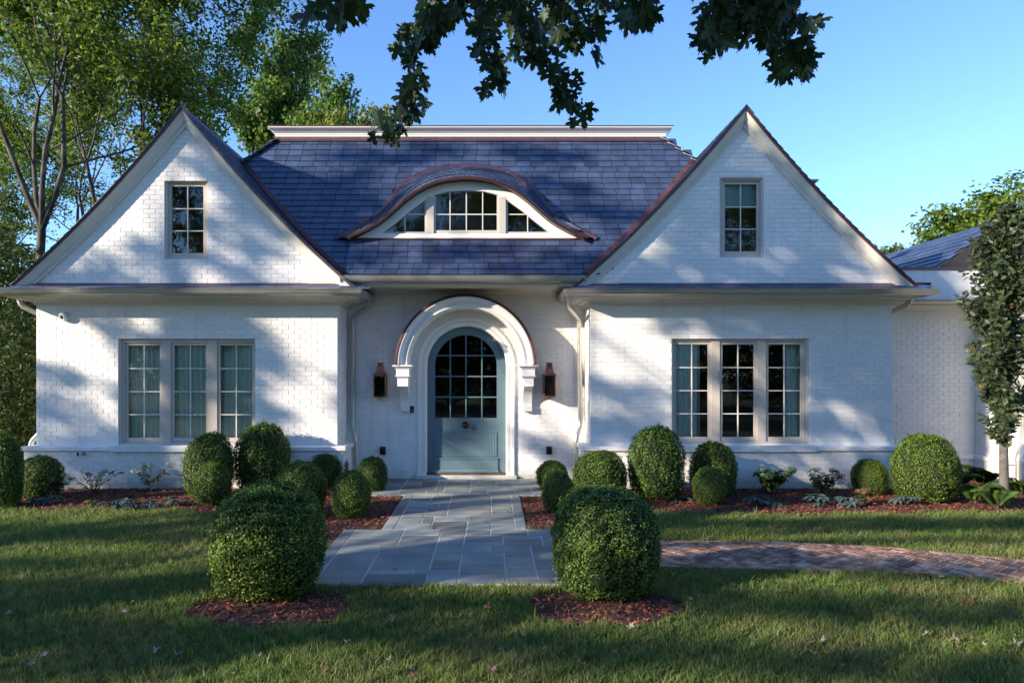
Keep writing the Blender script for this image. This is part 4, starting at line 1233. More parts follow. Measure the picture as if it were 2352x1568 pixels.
def step_light(cx, z, label):
    b = MB(); hw, hh, dp = .055, .075, .085; rows = []
    for o, e in ((0, .0), (.012, .0), (.05, .002), (dp-.02, .006), (dp-.006, .014), (dp, .03)):
        rows.append([(cx-hw+e, D2-o, z-hh+e*.6), (cx+hw-e, D2-o, z-hh+e*.6), (cx+hw-e, D2-o, z+hh-e), (cx-hw+e, D2-o, z+hh-e)])
    b.grid(rows, closed=True); n = len(b.v); b.f.append((n-4, n-3, n-2, n-1))
    L = thing('step_light', label, 'wall light', (cx, D2, z), 'small bronze wall lights')
    b.build('housing', M['dark_metal'] , L, smooth=50)
    MB().box(cx-.03, cx+.03, D2-.07, D2-.02, z-hh-.002, z-hh+.003).build('lens', M['white_plastic'], L)
step_light(PX(879.5, D2), PZ(1034, D2), 'small dark bronze wall light low on the wall under the left lantern')
step_light(PX(1261, D2), PZ(1033.5, D2), 'small dark bronze wall light low on the wall under the right lantern')
x, z = PX(946.3, D2), PZ(939.8, D2)
L = thing('doorbell', 'black doorbell intercom plate beside the left console', 'doorbell', (x, D2, z))
MB().box(x-.035, x+.035, D2-.022, D2-.006, z-.062, z+.062).build('plate', M['black'], L)
bm_ = MB(); lathe(bm_, (x+.0, D2-.022, z-.02), (0, -1, 0), [(.012, 0), (.012, .004), (0, .005)], 12); bm_.build('button', M['zinc'], L)
# dome security camera
x, z = PX(147, D1-.05), PZ(726.5, D1-.05)
L = thing('security_camera', 'white dome security camera high on the left wing wall', 'camera', (x, D1, z))
bm_ = MB(); lathe(bm_, (x+.02, D1-.008, z), (0, -1, 0), [(0, 0), (.085, 0), (.085, .02), (.07, .035), (.07, .05)], 24); bm_.build('bracket', M['white_plastic'], L, smooth=40)
bm_ = MB(); ax_ = Vector((-.35, -1, -.35)).normalized(); lathe(bm_, (x+.0, D1-.05, z), ax_, [(.07, -.02), (.078, .0), (.076, .03), (.06, .05), (.045, .052), (.04, .045)], 24); bm_.build('housing', M['white_plastic'], L, smooth=40)
bm_ = MB(); lathe(bm_, Vector((x, D1-.05, z)) + ax_*.04, ax_, [(.041, 0), (.034, .014), (.02, .02), (0, .022)], 20); bm_.build('lens', M['black'], L, smooth=True)
# garden tap
x, z = PX(193, 11.84), PZ(1043, 11.84)
L = thing('garden_tap', 'small tarnished hose tap on the base wall under the left window', 'tap', (x, 11.84, z))
MB().tube([(x, 11.83, z+.01), (x, 11.74, z+.01), (x-.01, 11.70, z-.04)], [.016, .016, .013], 10).box(x-.03, x+.03, 11.828, 11.84, z-.02, z+.04).build('spout', M['zinc'], L)
bm_ = MB(); lathe(bm_, (x-.045, 11.75, z+.012), (-1, -.2, 0), [(0, 0), (.035, 0), (.035, .012), (0, .014)], 12); bm_.build('handle', M['dark_metal'], L)
# sensor under centre gutter
x, y, z = PX(807, 11.9), 11.9, PZ(640, 11.9)
L = thing('motion_sensor', 'small white round sensor under the left end of the centre gutter', 'sensor', (x, y, z))
bm_ = MB(); lathe(bm_, (x, y, z), (0, 0, -1), [(0, -.03), (.045, -.03), (.05, .0), (.048, .03), (.03, .045), (0, .047)], 16); bm_.build('housing', M['white_plastic'], L, smooth=40)
MB().box(x-.02, x+.02, y-.02, y+.02, z+.03, z+.12).build('mount', M['zinc'], L)

# ================================================================ vegetation
def unit(v): return v/np.maximum(np.linalg.norm(v, axis=1, keepdims=True), 1e-9)
def leaf_cloud(pos, nrm, L, W, r, fold=.0):
    """rhombic leaves; pos (n,3), nrm facing, L length W width arrays"""
    n = len(pos); a = r.normal(size=(n, 3)); t = unit(a - nrm*np.sum(a*nrm, 1, keepdims=True)); s = np.cross(nrm, t)
    V = np.empty((n, 4, 3))
    V[:, 0] = pos - t*(L*.5)[:, None]; V[:, 1] = pos + s*(W*.5)[:, None] + nrm*(W*fold)[:, None]
    V[:, 2] = pos + t*(L*.5)[:, None]; V[:, 3] = pos - s*(W*.5)[:, None] + nrm*(W*fold)[:, None]
    return V.reshape(-1, 3), np.arange(n*4).reshape(-1, 4)
def tints(n, r, dark, light, p=1.0, rare=None, rare_p=0.):
    k = r.random(n)**p; c = np.array(dark)[None]*(1-k[:, None]) + np.array(light)[None]*k[:, None]
    if rare is not None: m = r.random(n) < rare_p; c[m] = rare
    return c

# ---- boxwoods
def boxwood_mesh(seed, n, Rr, H, L, W, flat=2.5, lump=.065, dark=(.022, .050, .010), light=(.085, .165, .028)):
    r = np.random.default_rng(seed)
    d = unit(r.normal(size=(n, 3))); d[:, 2] = np.where(d[:, 2] < -.8, -d[:, 2], d[:, 2])
    p = np.where(d[:, 2] > 0, flat*.84, flat*1.35); k = (np.abs(d[:, 0])**2 + np.abs(d[:, 1])**2)**(p/2) + np.abs(d[:, 2])**p; s = k**(-1/p)
    q = d*s[:, None]
    ph = r.uniform(0, 6, 12); lum = np.zeros(n)
    for i in range(6):
        f = unit(r.normal(size=(1, 3)))[0]*(3.5 + i*2.2); lum += np.sin(q@f + ph[i])*(1/(1+i*.35))
    lum = lum/2.6*lump
    for i in range(5):
        f = unit(r.normal(size=(1, 3)))[0]*(16 + i*5); lum += np.sin(q@f + ph[6+i])*.017
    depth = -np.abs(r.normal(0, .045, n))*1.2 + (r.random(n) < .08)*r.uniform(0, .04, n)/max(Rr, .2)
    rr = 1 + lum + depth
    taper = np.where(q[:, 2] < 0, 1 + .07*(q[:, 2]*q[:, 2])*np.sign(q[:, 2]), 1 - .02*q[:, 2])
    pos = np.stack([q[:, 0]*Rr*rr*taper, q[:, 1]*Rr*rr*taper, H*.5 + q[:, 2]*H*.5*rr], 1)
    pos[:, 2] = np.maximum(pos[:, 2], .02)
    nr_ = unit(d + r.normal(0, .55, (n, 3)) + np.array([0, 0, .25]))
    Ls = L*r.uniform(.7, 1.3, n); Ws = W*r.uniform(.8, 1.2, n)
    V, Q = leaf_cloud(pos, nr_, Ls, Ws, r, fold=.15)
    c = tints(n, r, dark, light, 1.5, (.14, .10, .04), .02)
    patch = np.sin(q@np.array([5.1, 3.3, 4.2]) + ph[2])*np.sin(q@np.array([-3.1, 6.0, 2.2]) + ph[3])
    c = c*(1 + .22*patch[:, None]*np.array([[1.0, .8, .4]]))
    depth_shade = np.clip((depth + .03)/.05, 0, 1)[:, None]; c = c*(.72 + .55*depth_shade)*r.uniform(.8, 1.25, n)[:, None]  # deeper leaves darker, outer ones lighter: gap shade put into leaf colour
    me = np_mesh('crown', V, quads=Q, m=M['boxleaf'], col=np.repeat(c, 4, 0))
    # solid dark body filling the shrub: inner shade put into its colour
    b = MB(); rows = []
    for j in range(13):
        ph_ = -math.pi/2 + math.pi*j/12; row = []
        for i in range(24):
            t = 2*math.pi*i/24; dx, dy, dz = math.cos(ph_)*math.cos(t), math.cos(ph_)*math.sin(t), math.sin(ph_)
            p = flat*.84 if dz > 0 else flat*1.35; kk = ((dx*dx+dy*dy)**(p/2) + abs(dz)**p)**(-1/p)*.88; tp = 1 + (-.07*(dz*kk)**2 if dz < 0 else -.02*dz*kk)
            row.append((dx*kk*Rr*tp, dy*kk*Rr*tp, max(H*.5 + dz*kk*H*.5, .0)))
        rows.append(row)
    b.grid(rows, closed=True); mc = bpy.data.meshes.new('dark_core'); mc.from_pydata(b.v, [], b.f); mc.materials.append(M['core']); mc.update()
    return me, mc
BOX = {'big1': (boxwood_mesh(1, 42000, .52, 1.06, .026, .015, 3.0, lump=.065, dark=(.03, .062, .012), light=(.25, .38, .05)), .52, 1.06),
       'big2': (boxwood_mesh(2, 42000, .50, 1.06, .025, .0145, 3.4, dark=(.024, .052, .012), light=(.19, .32, .055)), .50, 1.06),
       'a': (boxwood_mesh(3, 17000, .45, 1.0, .028, .017, 3.0, dark=(.020, .045, .010), light=(.17, .30, .04)), .45, 1.0),
       'b': (boxwood_mesh(4, 17000, .45, 1.0, .028, .017, 2.5, lump=.06, dark=(.024, .056, .010), light=(.20, .34, .045)), .45, 1.0),
       'c': (boxwood_mesh(5, 22000, .45, 1.0, .022, .013, 2.5, lump=.07, dark=(.03, .065, .010), light=(.23, .35, .04)), .45, 1.0)}
def boxwood(kind, x0, x1, ytop, ybot, label, rot=0.):
    """from the width, top and foot of the shrub, all in metres after conversion"""
    (me, mc), r0, h0 = BOX[kind]
    cx = (x0+x1)/2
    g = G(cx, ybot); d = g.y
    for _ in range(3):
        rad = (x1-x0)/2*d/FP; d = g.y + rad*.75
    h = PZ(ytop, d - rad*.35) - zg(d); X = PX(cx, d)
    T = thing('boxwood', label, 'boxwood', (X, d, zg(d)), 'clipped round boxwood shrubs')
    for nm, mm in (('crown', me), ('dark_core', mc)):
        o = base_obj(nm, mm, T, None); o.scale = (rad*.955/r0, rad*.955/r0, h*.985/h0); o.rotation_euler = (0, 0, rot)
bx = [('big1', 487, 751, 1120, 1396, 'large round boxwood in its own mulch ring, left of the walkway'),
      ('big2', 1268, 1516, 1124, 1392, 'large upright boxwood in its own mulch ring, right of the walkway'),
      ('a', -28, 49, 998, 1172, 'tall boxwood cut by the photo edge at the far left end'),
      ('b', 47, 143, 1046, 1152, 'low round boxwood before the left corner of the left wing'),
      ('a', 423, 540, 997, 1150, 'dark boxwood under the left window, beside the tallest one of its cluster'),
      ('a', 540, 667, 975, 1140, 'tallest boxwood of the left cluster, right of the left window'),
      ('b', 445, 529, 1062, 1166, 'small round boxwood standing before the dark one under the left window'),
      ('b', 630, 752, 1060, 1192, 'broad light green boxwood behind the large left foreground one'),
      ('a', 706, 800, 1038, 1125, 'boxwood tucked against the left wing corner by the downspout'),
      ('b', 762, 853, 1080, 1196, 'small egg shaped boxwood at the left edge of the walkway'),
      ('a', 820, 891, 1051, 1132, 'small dark boxwood at the left end of the door landing'),
      ('b', 1230, 1306, 1058, 1130, 'small boxwood at the right end of the door landing, at the back'),
      ('b', 1243, 1319, 1080, 1182, 'small boxwood before its twin at the right end of the landing'),
      ('a', 1312, 1443, 1039, 1158, 'broad boxwood at the inner corner of the right wing'),
      ('a', 1441, 1572, 982, 1156, 'tallest boxwood of the right cluster, left of the right window'),
      ('a', 1585, 1693, 1018, 1145, 'dark boxwood under the right window, behind a small round one'),
      ('b', 1591, 1670, 1072, 1164, 'small round boxwood in front of the dark one under the right window'),
      ('c', 1956, 2037, 1054, 1142, 'small bright sunlit boxwood before the right end of the right wing'),
      ('c', 2052, 2196, 995, 1162, 'big bright green boxwood at the right corner of the right wing'),
      ('a', 2160, 2208, 1045, 1140, 'dark boxwood half hidden at the back of the big bright one')]
for i, a in enumerate(bx): boxwood(*a, rot=i*1.3)

# ---- trees
def grow(seed, H, r0, fork=.3, levels=5, spread=.75, up=.25, split=(2, 3), lfac=.74, limbs=4):
    r = random.Random(seed); segs = []; nodes = []
    def rec(p, d, L, rad, lev):
        n = 4; pts = [p.copy()]; rr = [rad]
        for i in range(n):
            d = (d + Vector((r.gauss(0, .10), r.gauss(0, .10), r.gauss(0, .06) + up*.08*(1 if lev else 0)))).normalized()
            p = p + d*(L/n); pts.append(p.copy()); rr.append(rad*(1 - .38*(i+1)/n))
            if lev >= levels-1: nodes.append((p.copy(), lev))
            if lev > 0 and lev < levels and i in (1, 2) and r.random() < .55:
                sd = Vector((r.gauss(0, 1), r.gauss(0, 1), r.gauss(.1, .5))); sd = (sd - d*sd.dot(d)).normalized()
                rec(p.copy(), (d*.5 + sd*spread).normalized(), L*.55, rad*.42, min(lev+2, levels))
        segs.append((pts, rr, lev))
        if lev < levels:
            k = r.randint(*split) if lev else limbs; a0 = r.uniform(0, 6.28)
            for j in range(k):
                a = a0 + j*2*math.pi/k + r.uniform(-.5, .5)
                u = Vector((1, 0, 0)) if abs(d.x) < .7 else Vector((0, 1, 0)); e1 = d.cross(u).normalized(); e2 = d.cross(e1)
                sd = e1*math.cos(a) + e2*math.sin(a); sp = spread*r.uniform(.55, 1.1)
                nd = (d + sd*sp + Vector((0, 0, up))).normalized()
                rec(p.copy(), nd, L*lfac*r.uniform(.8, 1.15), rr[-1]*(.62 + .2*r.random()), lev+1)
    rec(Vector((0, 0, -.1)), Vector((r.gauss(0, .03), r.gauss(0, .03), 1)).normalized(), H*fork, r0, 0)
    return segs, nodes
def tree_meshes(seed, H, r0, leafn, L, W, cr, dark, light, rare=None, rare_p=0, hmin=0., droop=0., **kw):
    segs, nodes = grow(seed, H, r0, **kw)
    top = max(p.z for p, _ in nodes); sc = H/(top + cr*.5)
    b = MB()
    for pts, rr, lev in segs:
        if lev > 5: continue
        b.tube([p*sc for p in pts], [max(x, .006) for x in rr], 9 if lev < 2 else (6 if lev < 4 else 4), caps=False)
    mt = bpy.data.meshes.new('trunk'); mt.from_pydata(b.v, [], b.f); mt.materials.append(M['bark']); mt.polygons.foreach_set('use_smooth', [True]*len(mt.polygons)); mt.update()
    r = np.random.default_rng(seed)
    pn = np.array([list(p*sc) for p, _ in nodes]); pn = pn[pn[:, 2] > hmin*H]
    idx = r.integers(0, len(pn), leafn); size = r.uniform(.5, 1.2, len(pn))
    g = r.normal(size=(leafn, 3)); g = unit(g)*(r.random((leafn, 1))**.45)
    off = g*cr*size[idx][:, None]*np.array([1, 1, .62])
    pos = pn[idx] + off; pos[:, 2] -= droop*np.abs(off[:, 0])
    nn = unit(g*.6 + r.normal(0, .6, (leafn, 3)) + np.array([0, 0, .55]))
    V, Q = leaf_cloud(pos, nn, L*r.uniform(.7, 1.3, leafn), W*r.uniform(.7, 1.3, leafn), r, fold=.12)
    c = tints(leafn, r, dark, light, 1.2, rare, rare_p)
    cl = r.uniform(.75, 1.25, len(pn))[idx][:, None]
    me = np_mesh('crown', V, quads=Q, m=M['leaf'], col=np.repeat(c*cl, 4, 0))
    return mt, me
def place_tree(mm, name, label, cat, loc, rot=0., s=1., group=None, sz=None):
    T = thing(name, label, cat, loc, group)
    for nm, me in (('trunk', mm[0]), ('crown', mm[1])):
        o = base_obj(nm, me, T, None); o.rotation_euler = (0, 0, rot); o.scale = (s, s, sz or s)
    return T
GD, GL_ = (.050, .085, .014), (.16, .24, .030)
T1 = tree_meshes(21, 19., .17, 38000, .145, .08, .60, (.05, .09, .016), (.19, .29, .038), rare=(.22, .12, .03), rare_p=.012, hmin=.22, fork=.26, levels=5, spread=.62, up=.22, limbs=4)
T2 = tree_meshes(33, 17., .15, 34000, .145, .085, .56, (.05, .09, .016), (.20, .29, .035), hmin=.2, fork=.30, levels=5, spread=.55, up=.35, limbs=3)
T3 = tree_meshes(47, 14., .22, 30000, .19, .15, .60, (.05, .10, .02), (.18, .29, .045), hmin=.35, fork=.34, levels=4, spread=.62, up=.30, limbs=4, split=(2, 4))
T5 = tree_meshes(58, 8.5, .12, 26000, .15, .10, .62, (.07, .12, .02), (.22, .31, .04), hmin=.15, fork=.22, levels=4, spread=.75, up=.2, limbs=4)
T4 = tree_meshes(52, 9., .12, 16000, .14, .09, .5, (.10, .15, .02), (.24, .28, .04), hmin=.3, fork=.3, levels=4, spread=.6, up=.3, limbs=3)
grp = 'trees rising behind the house'
place_tree(T1, 'tree', 'tall leafy tree with forked dark trunk at the left edge, behind the left gable', 'tree', (PX(70, 19), 19, 0), .4, 1., grp)
place_tree(T2, 'tree', 'slender many stemmed tree just left of the left gable peak', 'tree', (PX(205, 21.5), 21.5, 0), 1.9, 1.02, grp)
place_tree(T1, 'tree', 'wide spreading tree whose branches reach over the left gable peak', 'tree', (PX(225, 25), 25, 0), 3.5, .86, grp)
place_tree(T3, 'tree', 'rounded maple with clumped foliage rising between the left gable and the flat roof top', 'tree', (PX(660, 36), 36, 0), .2, 1.15, grp, 1.47)
place_tree(T4, 'tree', 'small yellow green tree between the left gable and the flat roof top', 'tree', (PX(560, 20), 20, 0), .7, 1.0, grp)
place_tree(T4, 'tree', 'small tree top showing above the flat roof left of the hanging twig', 'tree', (PX(858, 33), 33, 0), 2.2, .85, grp, 1.65)
place_tree(T5, 'tree', 'bright green tree top behind the side roof at the right edge', 'tree', (PX(2290, 24), 24, 0), 1., 1.3, grp, 1.07)
place_tree(T5, 'tree', 'small bright green tree top just right of the right gable eave', 'tree', (PX(2190, 25), 25, 0), 3., 1.2, grp, 1.0)
place_tree(T5, 'tree', 'low bright green tree top at the foot of the right gable roof', 'tree', (PX(2095, 26), 26, 0), 5., 1.05, grp, .86)
place_tree(T2, 'tree', 'dark tree filling the gap at the left edge behind the other trunks', 'tree', (PX(-60, 26), 26, 0), 4.2, .9, grp)

# dark evergreen shrubs beyond the left corner
def shrub_mesh(seed, n, Rr, H, L, W, dark, light):
    r = np.random.default_rng(seed); d = unit(r.normal(size=(n, 3))); rad = r.random(n)**.28
    ph = r.uniform(0, 6, 8); lum = sum(np.sin(d@(unit(r.normal(size=(1, 3)))[0]*(3+i*2)) + ph[i]) for i in range(5))/3*.13
    pos = np.stack([d[:, 0]*Rr*rad*(1+lum), d[:, 1]*Rr*rad*(1+lum), H*.5 + d[:, 2]*H*.5*rad*(1+lum)], 1); pos[:, 2] = np.maximum(pos[:, 2], .03)
    V, Q = leaf_cloud(pos, unit(d + r.normal(0, .7, (n, 3))), L*r.uniform(.7, 1.3, n), W*r.uniform(.7, 1.3, n), r, .12)
    return np_mesh('crown', V, quads=Q, m=M['leaf'], col=np.repeat(tints(n, r, dark, light, 1.6, (.16, .06, .02), .01), 4, 0))
SH = shrub_mesh(61, 16000, 1.6, 4.2, .12, .05, (.022, .042, .010), (.075, .12, .022))
def shrub(label, x, y, s, sz, rot):
    T = thing('evergreen_shrub', label, 'shrub', (x, y, 0), 'dark shrubs beyond the left corner')
    o = base_obj('crown', SH, T, None); o.scale = (s, s, sz); o.rotation_euler = (0, 0, rot)
    b = MB()
    for k in range(5):
        a = k*1.25; b.tube([(x, y, -.05), (x+.3*math.cos(a)*s, y+.3*math.sin(a)*s, 1.2*sz), (x+.8*math.cos(a)*s, y+.8*math.sin(a)*s, 3.*sz)], [.05, .035, .012], 6)
    b.build('stem', M['bark'], T)
shrub('dark evergreen shrub at the left edge beside the left wing corner', -9.75, 14.2, .72, .82, .3)
shrub('tall dark shrub farther back at the left edge', -12.2, 16.5, 1.15, 1.25, 2.)
shrub('broad dark shrub behind the left wing under the trees', -10.6, 18.5, 1.2, 1.35, 4.)
shrub('brownish green shrub between the trunks behind the left wing', -14.5, 20.0, 1.4, 1.45, 5.)

# trees across the street and beside the drive: seen in the window panes, their shade falls on the house and lawn
# (x0, y0, x1, y1, width) in the photo: bands of shade; each bough stands where the sun's ray through its band passes the street
BANDS = [(395,300,470,330,45),(485,385,600,480,50),(500,520,650,600,42),(470,600,620,650,34),(220,610,380,560,44),(120,640,330,642,26),
 (400,728,520,790,30),(500,722,780,850,62),(610,800,780,960,64),(90,925,270,1005,50),(270,900,330,960,30),(90,1020,440,1050,50),(90,1090,430,1110,50),(85,855,175,872,16),(240,742,360,790,22),
 (330,820,420,900,24),(640,960,780,1000,30),
 (1350,705,2045,735,60),(1560,745,1900,760,40),(1360,878,1545,945,52),(1380,980,1520,1000,22),(1870,760,2040,820,70),(1865,850,2050,925,60),(1850,970,1950,985,26),(1350,1060,1900,1050,50),(1640,850,1760,930,36),
 (1714,320,1714,560,130),(1600,470,1560,540,60),(1850,430,1900,560,60),(1700,600,1560,590,30),(1560,520,1900,520,110),(1450,620,1640,600,40),(1650,600,1740,640,26),(1830,600,1900,640,26),(1600,420,1800,420,120),
 (600,340,700,420,60),(600,470,760,520,80),(700,560,860,600,50),(840,460,760,520,50),(720,430,860,400,30),(1150,350,1330,365,26),(1180,420,1360,440,30),(1300,480,1480,500,32),(960,340,1050,350,20),(1000,585,1180,575,24),(1250,585,1380,600,22),
 (780,360,960,365,20),(1000,480,900,530,30),
 (2060,720,2180,900,120),(2060,900,2160,1000,100),(2060,650,2130,640,40),
 (1215,1010,1330,1080,36),(1000,1000,1060,960,30)]
GBANDS = [(-60,1210,480,1235,56),(-60,1355,470,1350,34),(-60,1465,900,1450,34),(760,1385,1270,1400,44),(1500,1205,2400,1205,50),(1540,1375,2400,1425,70),(1000,1465,2400,1560,70),(0,1540,500,1520,26),
 (880,1110,1235,1112,40),(960,1170,1210,1150,20),(900,1290,1260,1310,26),(1520,1290,1700,1300,30),(1900,1300,2300,1320,26),(480,1180,760,1190,50),(1240,1180,1500,1160,60),(60,1290,200,1300,12),(540,1330,740,1220,70),(1300,1230,1480,1330,100),(1650,1290,1850,1290,10)]
def facade_pt(x, y):
    if 640 < x < 1500 and 320 < y < 630: return on_roof(x, y)
    d = D1 if (x < 775 or x > 1356) else D2
    return P(x, y, AY if x > 2050 else d)
def street_trees():
    r = random.Random(3); rn = np.random.default_rng(3); cl = []
    for bands, k0, gnd in ((BANDS, 10.5, False), (GBANDS, 10., True)):
        for x0, y0, x1, y1, w in bands:
            a, c = (G(x0, y0), G(x1, y1)) if gnd else (facade_pt(x0, y0), facade_pt(x1, y1))
            L = (c-a).length; ww = w*a.y/FP*(.92 if not gnd else .66); m = max(int(L/.22), 1); k = k0 + r.uniform(-1.2, 1.2)
            for i in range(m+1):
                p = a.lerp(c, i/m); kk = k + r.uniform(-.5, .5)
                q = p - Vector((1.9, 1.0, -.75))*kk
                cl.append((q, ww*.5))
    for x0, y0, x1, y1, w, d in ((880, 60, 1420, 60, 70, 3.7), (900, 190, 1380, 190, 60, 3.8), (1600, 60, 1880, 100, 80, 3.2), (720, 30, 840, 30, 90, 2.6), (1440, 40, 1520, 40, 90, 3.2)):
        a, c = P(x0, y0, d), P(x1, y1, d)
        for i in range(9): cl.append((a.lerp(c, i/8) - Vector((1.9, 1., -.75))*9.5, w*d/FP*.8))
    groups = [[], [], [], []]
    for q, w in cl:
        t = q.x; groups[0 if t < -24 else 1 if t < -20 else 2 if t < -15.5 else 3].append((q, w))
    desc = ['broad street tree farthest left of the camera, shading the left wing', 'street tree whose boughs shade the left window and roof', 'street tree whose boughs shade the entrance and roof', 'street tree nearest the lawn, shading the right wing']
    for gi, g in enumerate(groups):
        cx = sum(q.x for q, _ in g)/len(g); cy = sum(q.y for q, _ in g)/len(g); zt = max(q.z for q, _ in g)
        T = thing('tree', desc[gi], 'tree', (cx, cy, zg(cy)), 'trees along the street')
        b = MB(); tr = [Vector((cx, cy, -.4)), Vector((cx+.1, cy, 3)), Vector((cx-.1, cy+.1, 6)), Vector((cx, cy, 9)), Vector((cx+.1, cy, 12.5)), Vector((cx, cy, max(zt-.5, 13)))]
        b.tube(tr, [.36, .28, .23, .18, .10, .03], 10); 
        for q, w in g[::7]:
            z0 = max(min(q.z - 2.2 - .35*math.hypot(q.x-cx, q.y-cy), 12.), 4.5)
            s0 = Vector((cx, cy, z0)); b.tube([s0, s0.lerp(q, .5) + Vector((0, 0, .3)), q], [.05, .035, .012], 5, caps=False)
        b.build('trunk', M['bark'], T)
        pos = []
        for q, w in g:
            n = int(40*max(w/.2, .8)*1.0)
            sub = rn.normal(size=(5, 3))*w*.62 + rn.normal(0, .3, (5, 1))*np.array([[1.9, 1.0, -.75]])*.5
            o = sub[rn.integers(0, 5, n)] + rn.normal(0, .10, (n, 3))
            pos.append(np.array(list(q))[None] + o)
        pos = np.concatenate(pos); n = len(pos)
        V, Q = leaf_cloud(pos, unit(rn.normal(0, .7, (n, 3)) + np.array([-.4, -.2, .5])), rn.uniform(.12, .19, n), rn.uniform(.075, .12, n), rn, .12)
        me = np_mesh('crown', V - np.array(list(WL[T.name])), quads=Q, m=M['leaf'], col=np.repeat(tints(n, rn, GD, GL_), 4, 0)); base_obj('crown', me, T, None)
street_trees()
back = [(T1, -20, -22, 1.05, 1.), (T1, -28, -25, 1.1, 2.5), (T1, -14, -26, .95, 0.), (T2, -7, -30, 1.0, 1.), (T1, 0, -27, 1.0, 2.), (T2, 7, -24, .95, 3.), (T1, 14, -29, 1.05, 4.), (T2, 21, -25, 1.0, 5.), (T1, 28, -32, 1.1, 1.7), (T2, -22, -34, 1.05, .8)]
for k, (mm, x, y, s, ro) in enumerate(back):
    place_tree(mm, 'tree', 'large leafy tree across the street mirrored in the window panes', 'tree', (x, y, zg(y)), ro, s, 'trees across the street')
for k, (x, y, s) in enumerate(((-12, -20, 1.3), (-4, -22, 1.2), (5, -21, 1.4), (12, -20, 1.2), (19, -22, 1.4), (-19, -23, 1.3), (26, -21, 1.3), (0.5, -24, 1.5), (-27, -20, 1.5), (-35, -22, 1.6), (-44, -18, 1.6), (-8, -26, 1.8), (9, -26, 1.8), (-17, -28, 1.9), (-52, -14, 1.6), (34, -20, 1.5), (-23, -27, 1.9))):
    T = thing('hedge_shrub', 'dark leafy shrub across the street mirrored in the door panes', 'shrub', (x, y, zg(y)), 'shrubs across the street')
    o = base_obj('crown', SH, T, None); o.scale = (s*1.9, s, s*1.35); o.rotation_euler = (0, 0, 0)

# ---- young columnar oak at the right
def lobed_leaf(kind):
    if kind == 'oak':
        pts = [(0, -.5), (.03, -.32), (.14, -.30), (.07, -.18), (.24, -.12), (.12, -.02), (.30, .08), (.14, .14), (.24, .28), (.09, .30), (.06, .44), (0, .5)]
    else:        # maple with pointed lobes
        pts = [(0, -.42), (.05, -.40), (.22, -.47), (.20, -.36), (.33, -.30), (.20, -.20), (.16, -.12), (.34, -.08), (.46, .0), (.50, .14), (.38, .10), (.34, .20), (.18, .02), (.13, .10), (.18, .26), (.13, .28), (.10, .42), (.03, .38), (0, .58)]
    full = pts + [(-x, y) for x, y in pts[::-1][1:-1]]
    return full
def leaf_template(kind, curl=.12):
    f = lobed_leaf(kind); V = [(0, -.1, .0)] + [(x, y, -curl*(abs(x)*1.6 + max(y, 0)*.6)) for x, y in f]
    n = len(f); T = [(0, 1+i, 1+(i+1) % n) for i in range(n)]
    return np.array(V), np.array(T)
def place_leaves(tV, tT, pos, dirs, nrm, size):
    """dirs = tip direction, nrm = face"""
    n = len(pos); d = unit(dirs); s = unit(np.cross(d, nrm)); nn = np.cross(s, d)
    V = pos[:, None] + (s[:, None]*tV[None, :, 0:1] + d[:, None]*(tV[None, :, 1:2]+.42) + nn[:, None]*tV[None, :, 2:3])*size[:, None, None]
    F = tT[None] + (np.arange(n)*len(tV))[:, None, None]
    return V.reshape(-1, 3), F.reshape(-1, 3)
def oak():
    r = random.Random(5); rn = np.random.default_rng(5)
    base = G(2305, 1166); X, Y, Z = base
    T = thing('oak_sapling', 'slender young columnar oak with lobed leaves before the right annex', 'tree', (X, Y, Z))
    b = MB(); H = PZ(500, Y) - Z
    tr = [(X, Y, Z-.02), (X+.01, Y, Z+.12), (X, Y, Z+1.0), (X+.02, Y, Z+2.0), (X+.0, Y+.02, Z+3.3), (X+.03, Y, Z+H-.1)]
    b.tube(tr, [.095, .065, .055, .047, .03, .01], 10)
    b.build('trunk', M['bark_pale'], T, smooth=True)
    bb = MB(); P_ = []; 
    for k in range(100):
        h = .95 + (H-1.15)*(k/99)**.9; a = r.uniform(0, 6.28)
        L = (.92 - .4*abs(h/H - .45))*r.uniform(.75, 1.15)*(.6 if h > H*.8 or h < 1.5 else 1)
        p = Vector((X, Y, Z+h)); d = Vector((math.cos(a), math.sin(a), 1.15)).normalized(); pts = [p]
        for i in range(5):
            d = (d + Vector((r.gauss(0, .08), r.gauss(0, .08), .12))).normalized(); p = p + d*L/5; pts.append(p)
            P_ += [(q, d) for q in (pts[-2].lerp(p, .3), pts[-2].lerp(p, .7), p)]
        bb.tube(pts, [.014, .011, .009, .007, .005, .003], 5)
    bb.build('branch', M['bark'], T)
    pos = []; dr = []
    for q, d in P_:
        for _ in range(6):
            o = Vector((r.gauss(0, 1), r.gauss(0, 1), r.gauss(0, .7))).normalized()
            pos.append(q + o*r.uniform(.0, .05)); dr.append(o*.9 + Vector((0, 0, -.15)) + d*.4)
    pos = np.array([list(p) for p in pos]); dr = np.array([list(p) for p in dr]); n = len(pos)
    tV, tT = leaf_template('oak'); V, F_ = place_leaves(tV, tT, pos, dr, unit(rn.normal(0, .5, (n, 3)) + np.array([0, -.3, .7])), rn.uniform(.08, .14, n))
    c = tints(n, rn, (.032, .058, .022), (.10, .135, .065), 1.3, (.20, .13, .06), .02)
    me = np_mesh('crown', V - np.array([X, Y, Z]), tris=F_, m=M['plantleaf'], col=np.repeat(c, len(tV), 0))
    base_obj('crown', me, T, None)
oak()

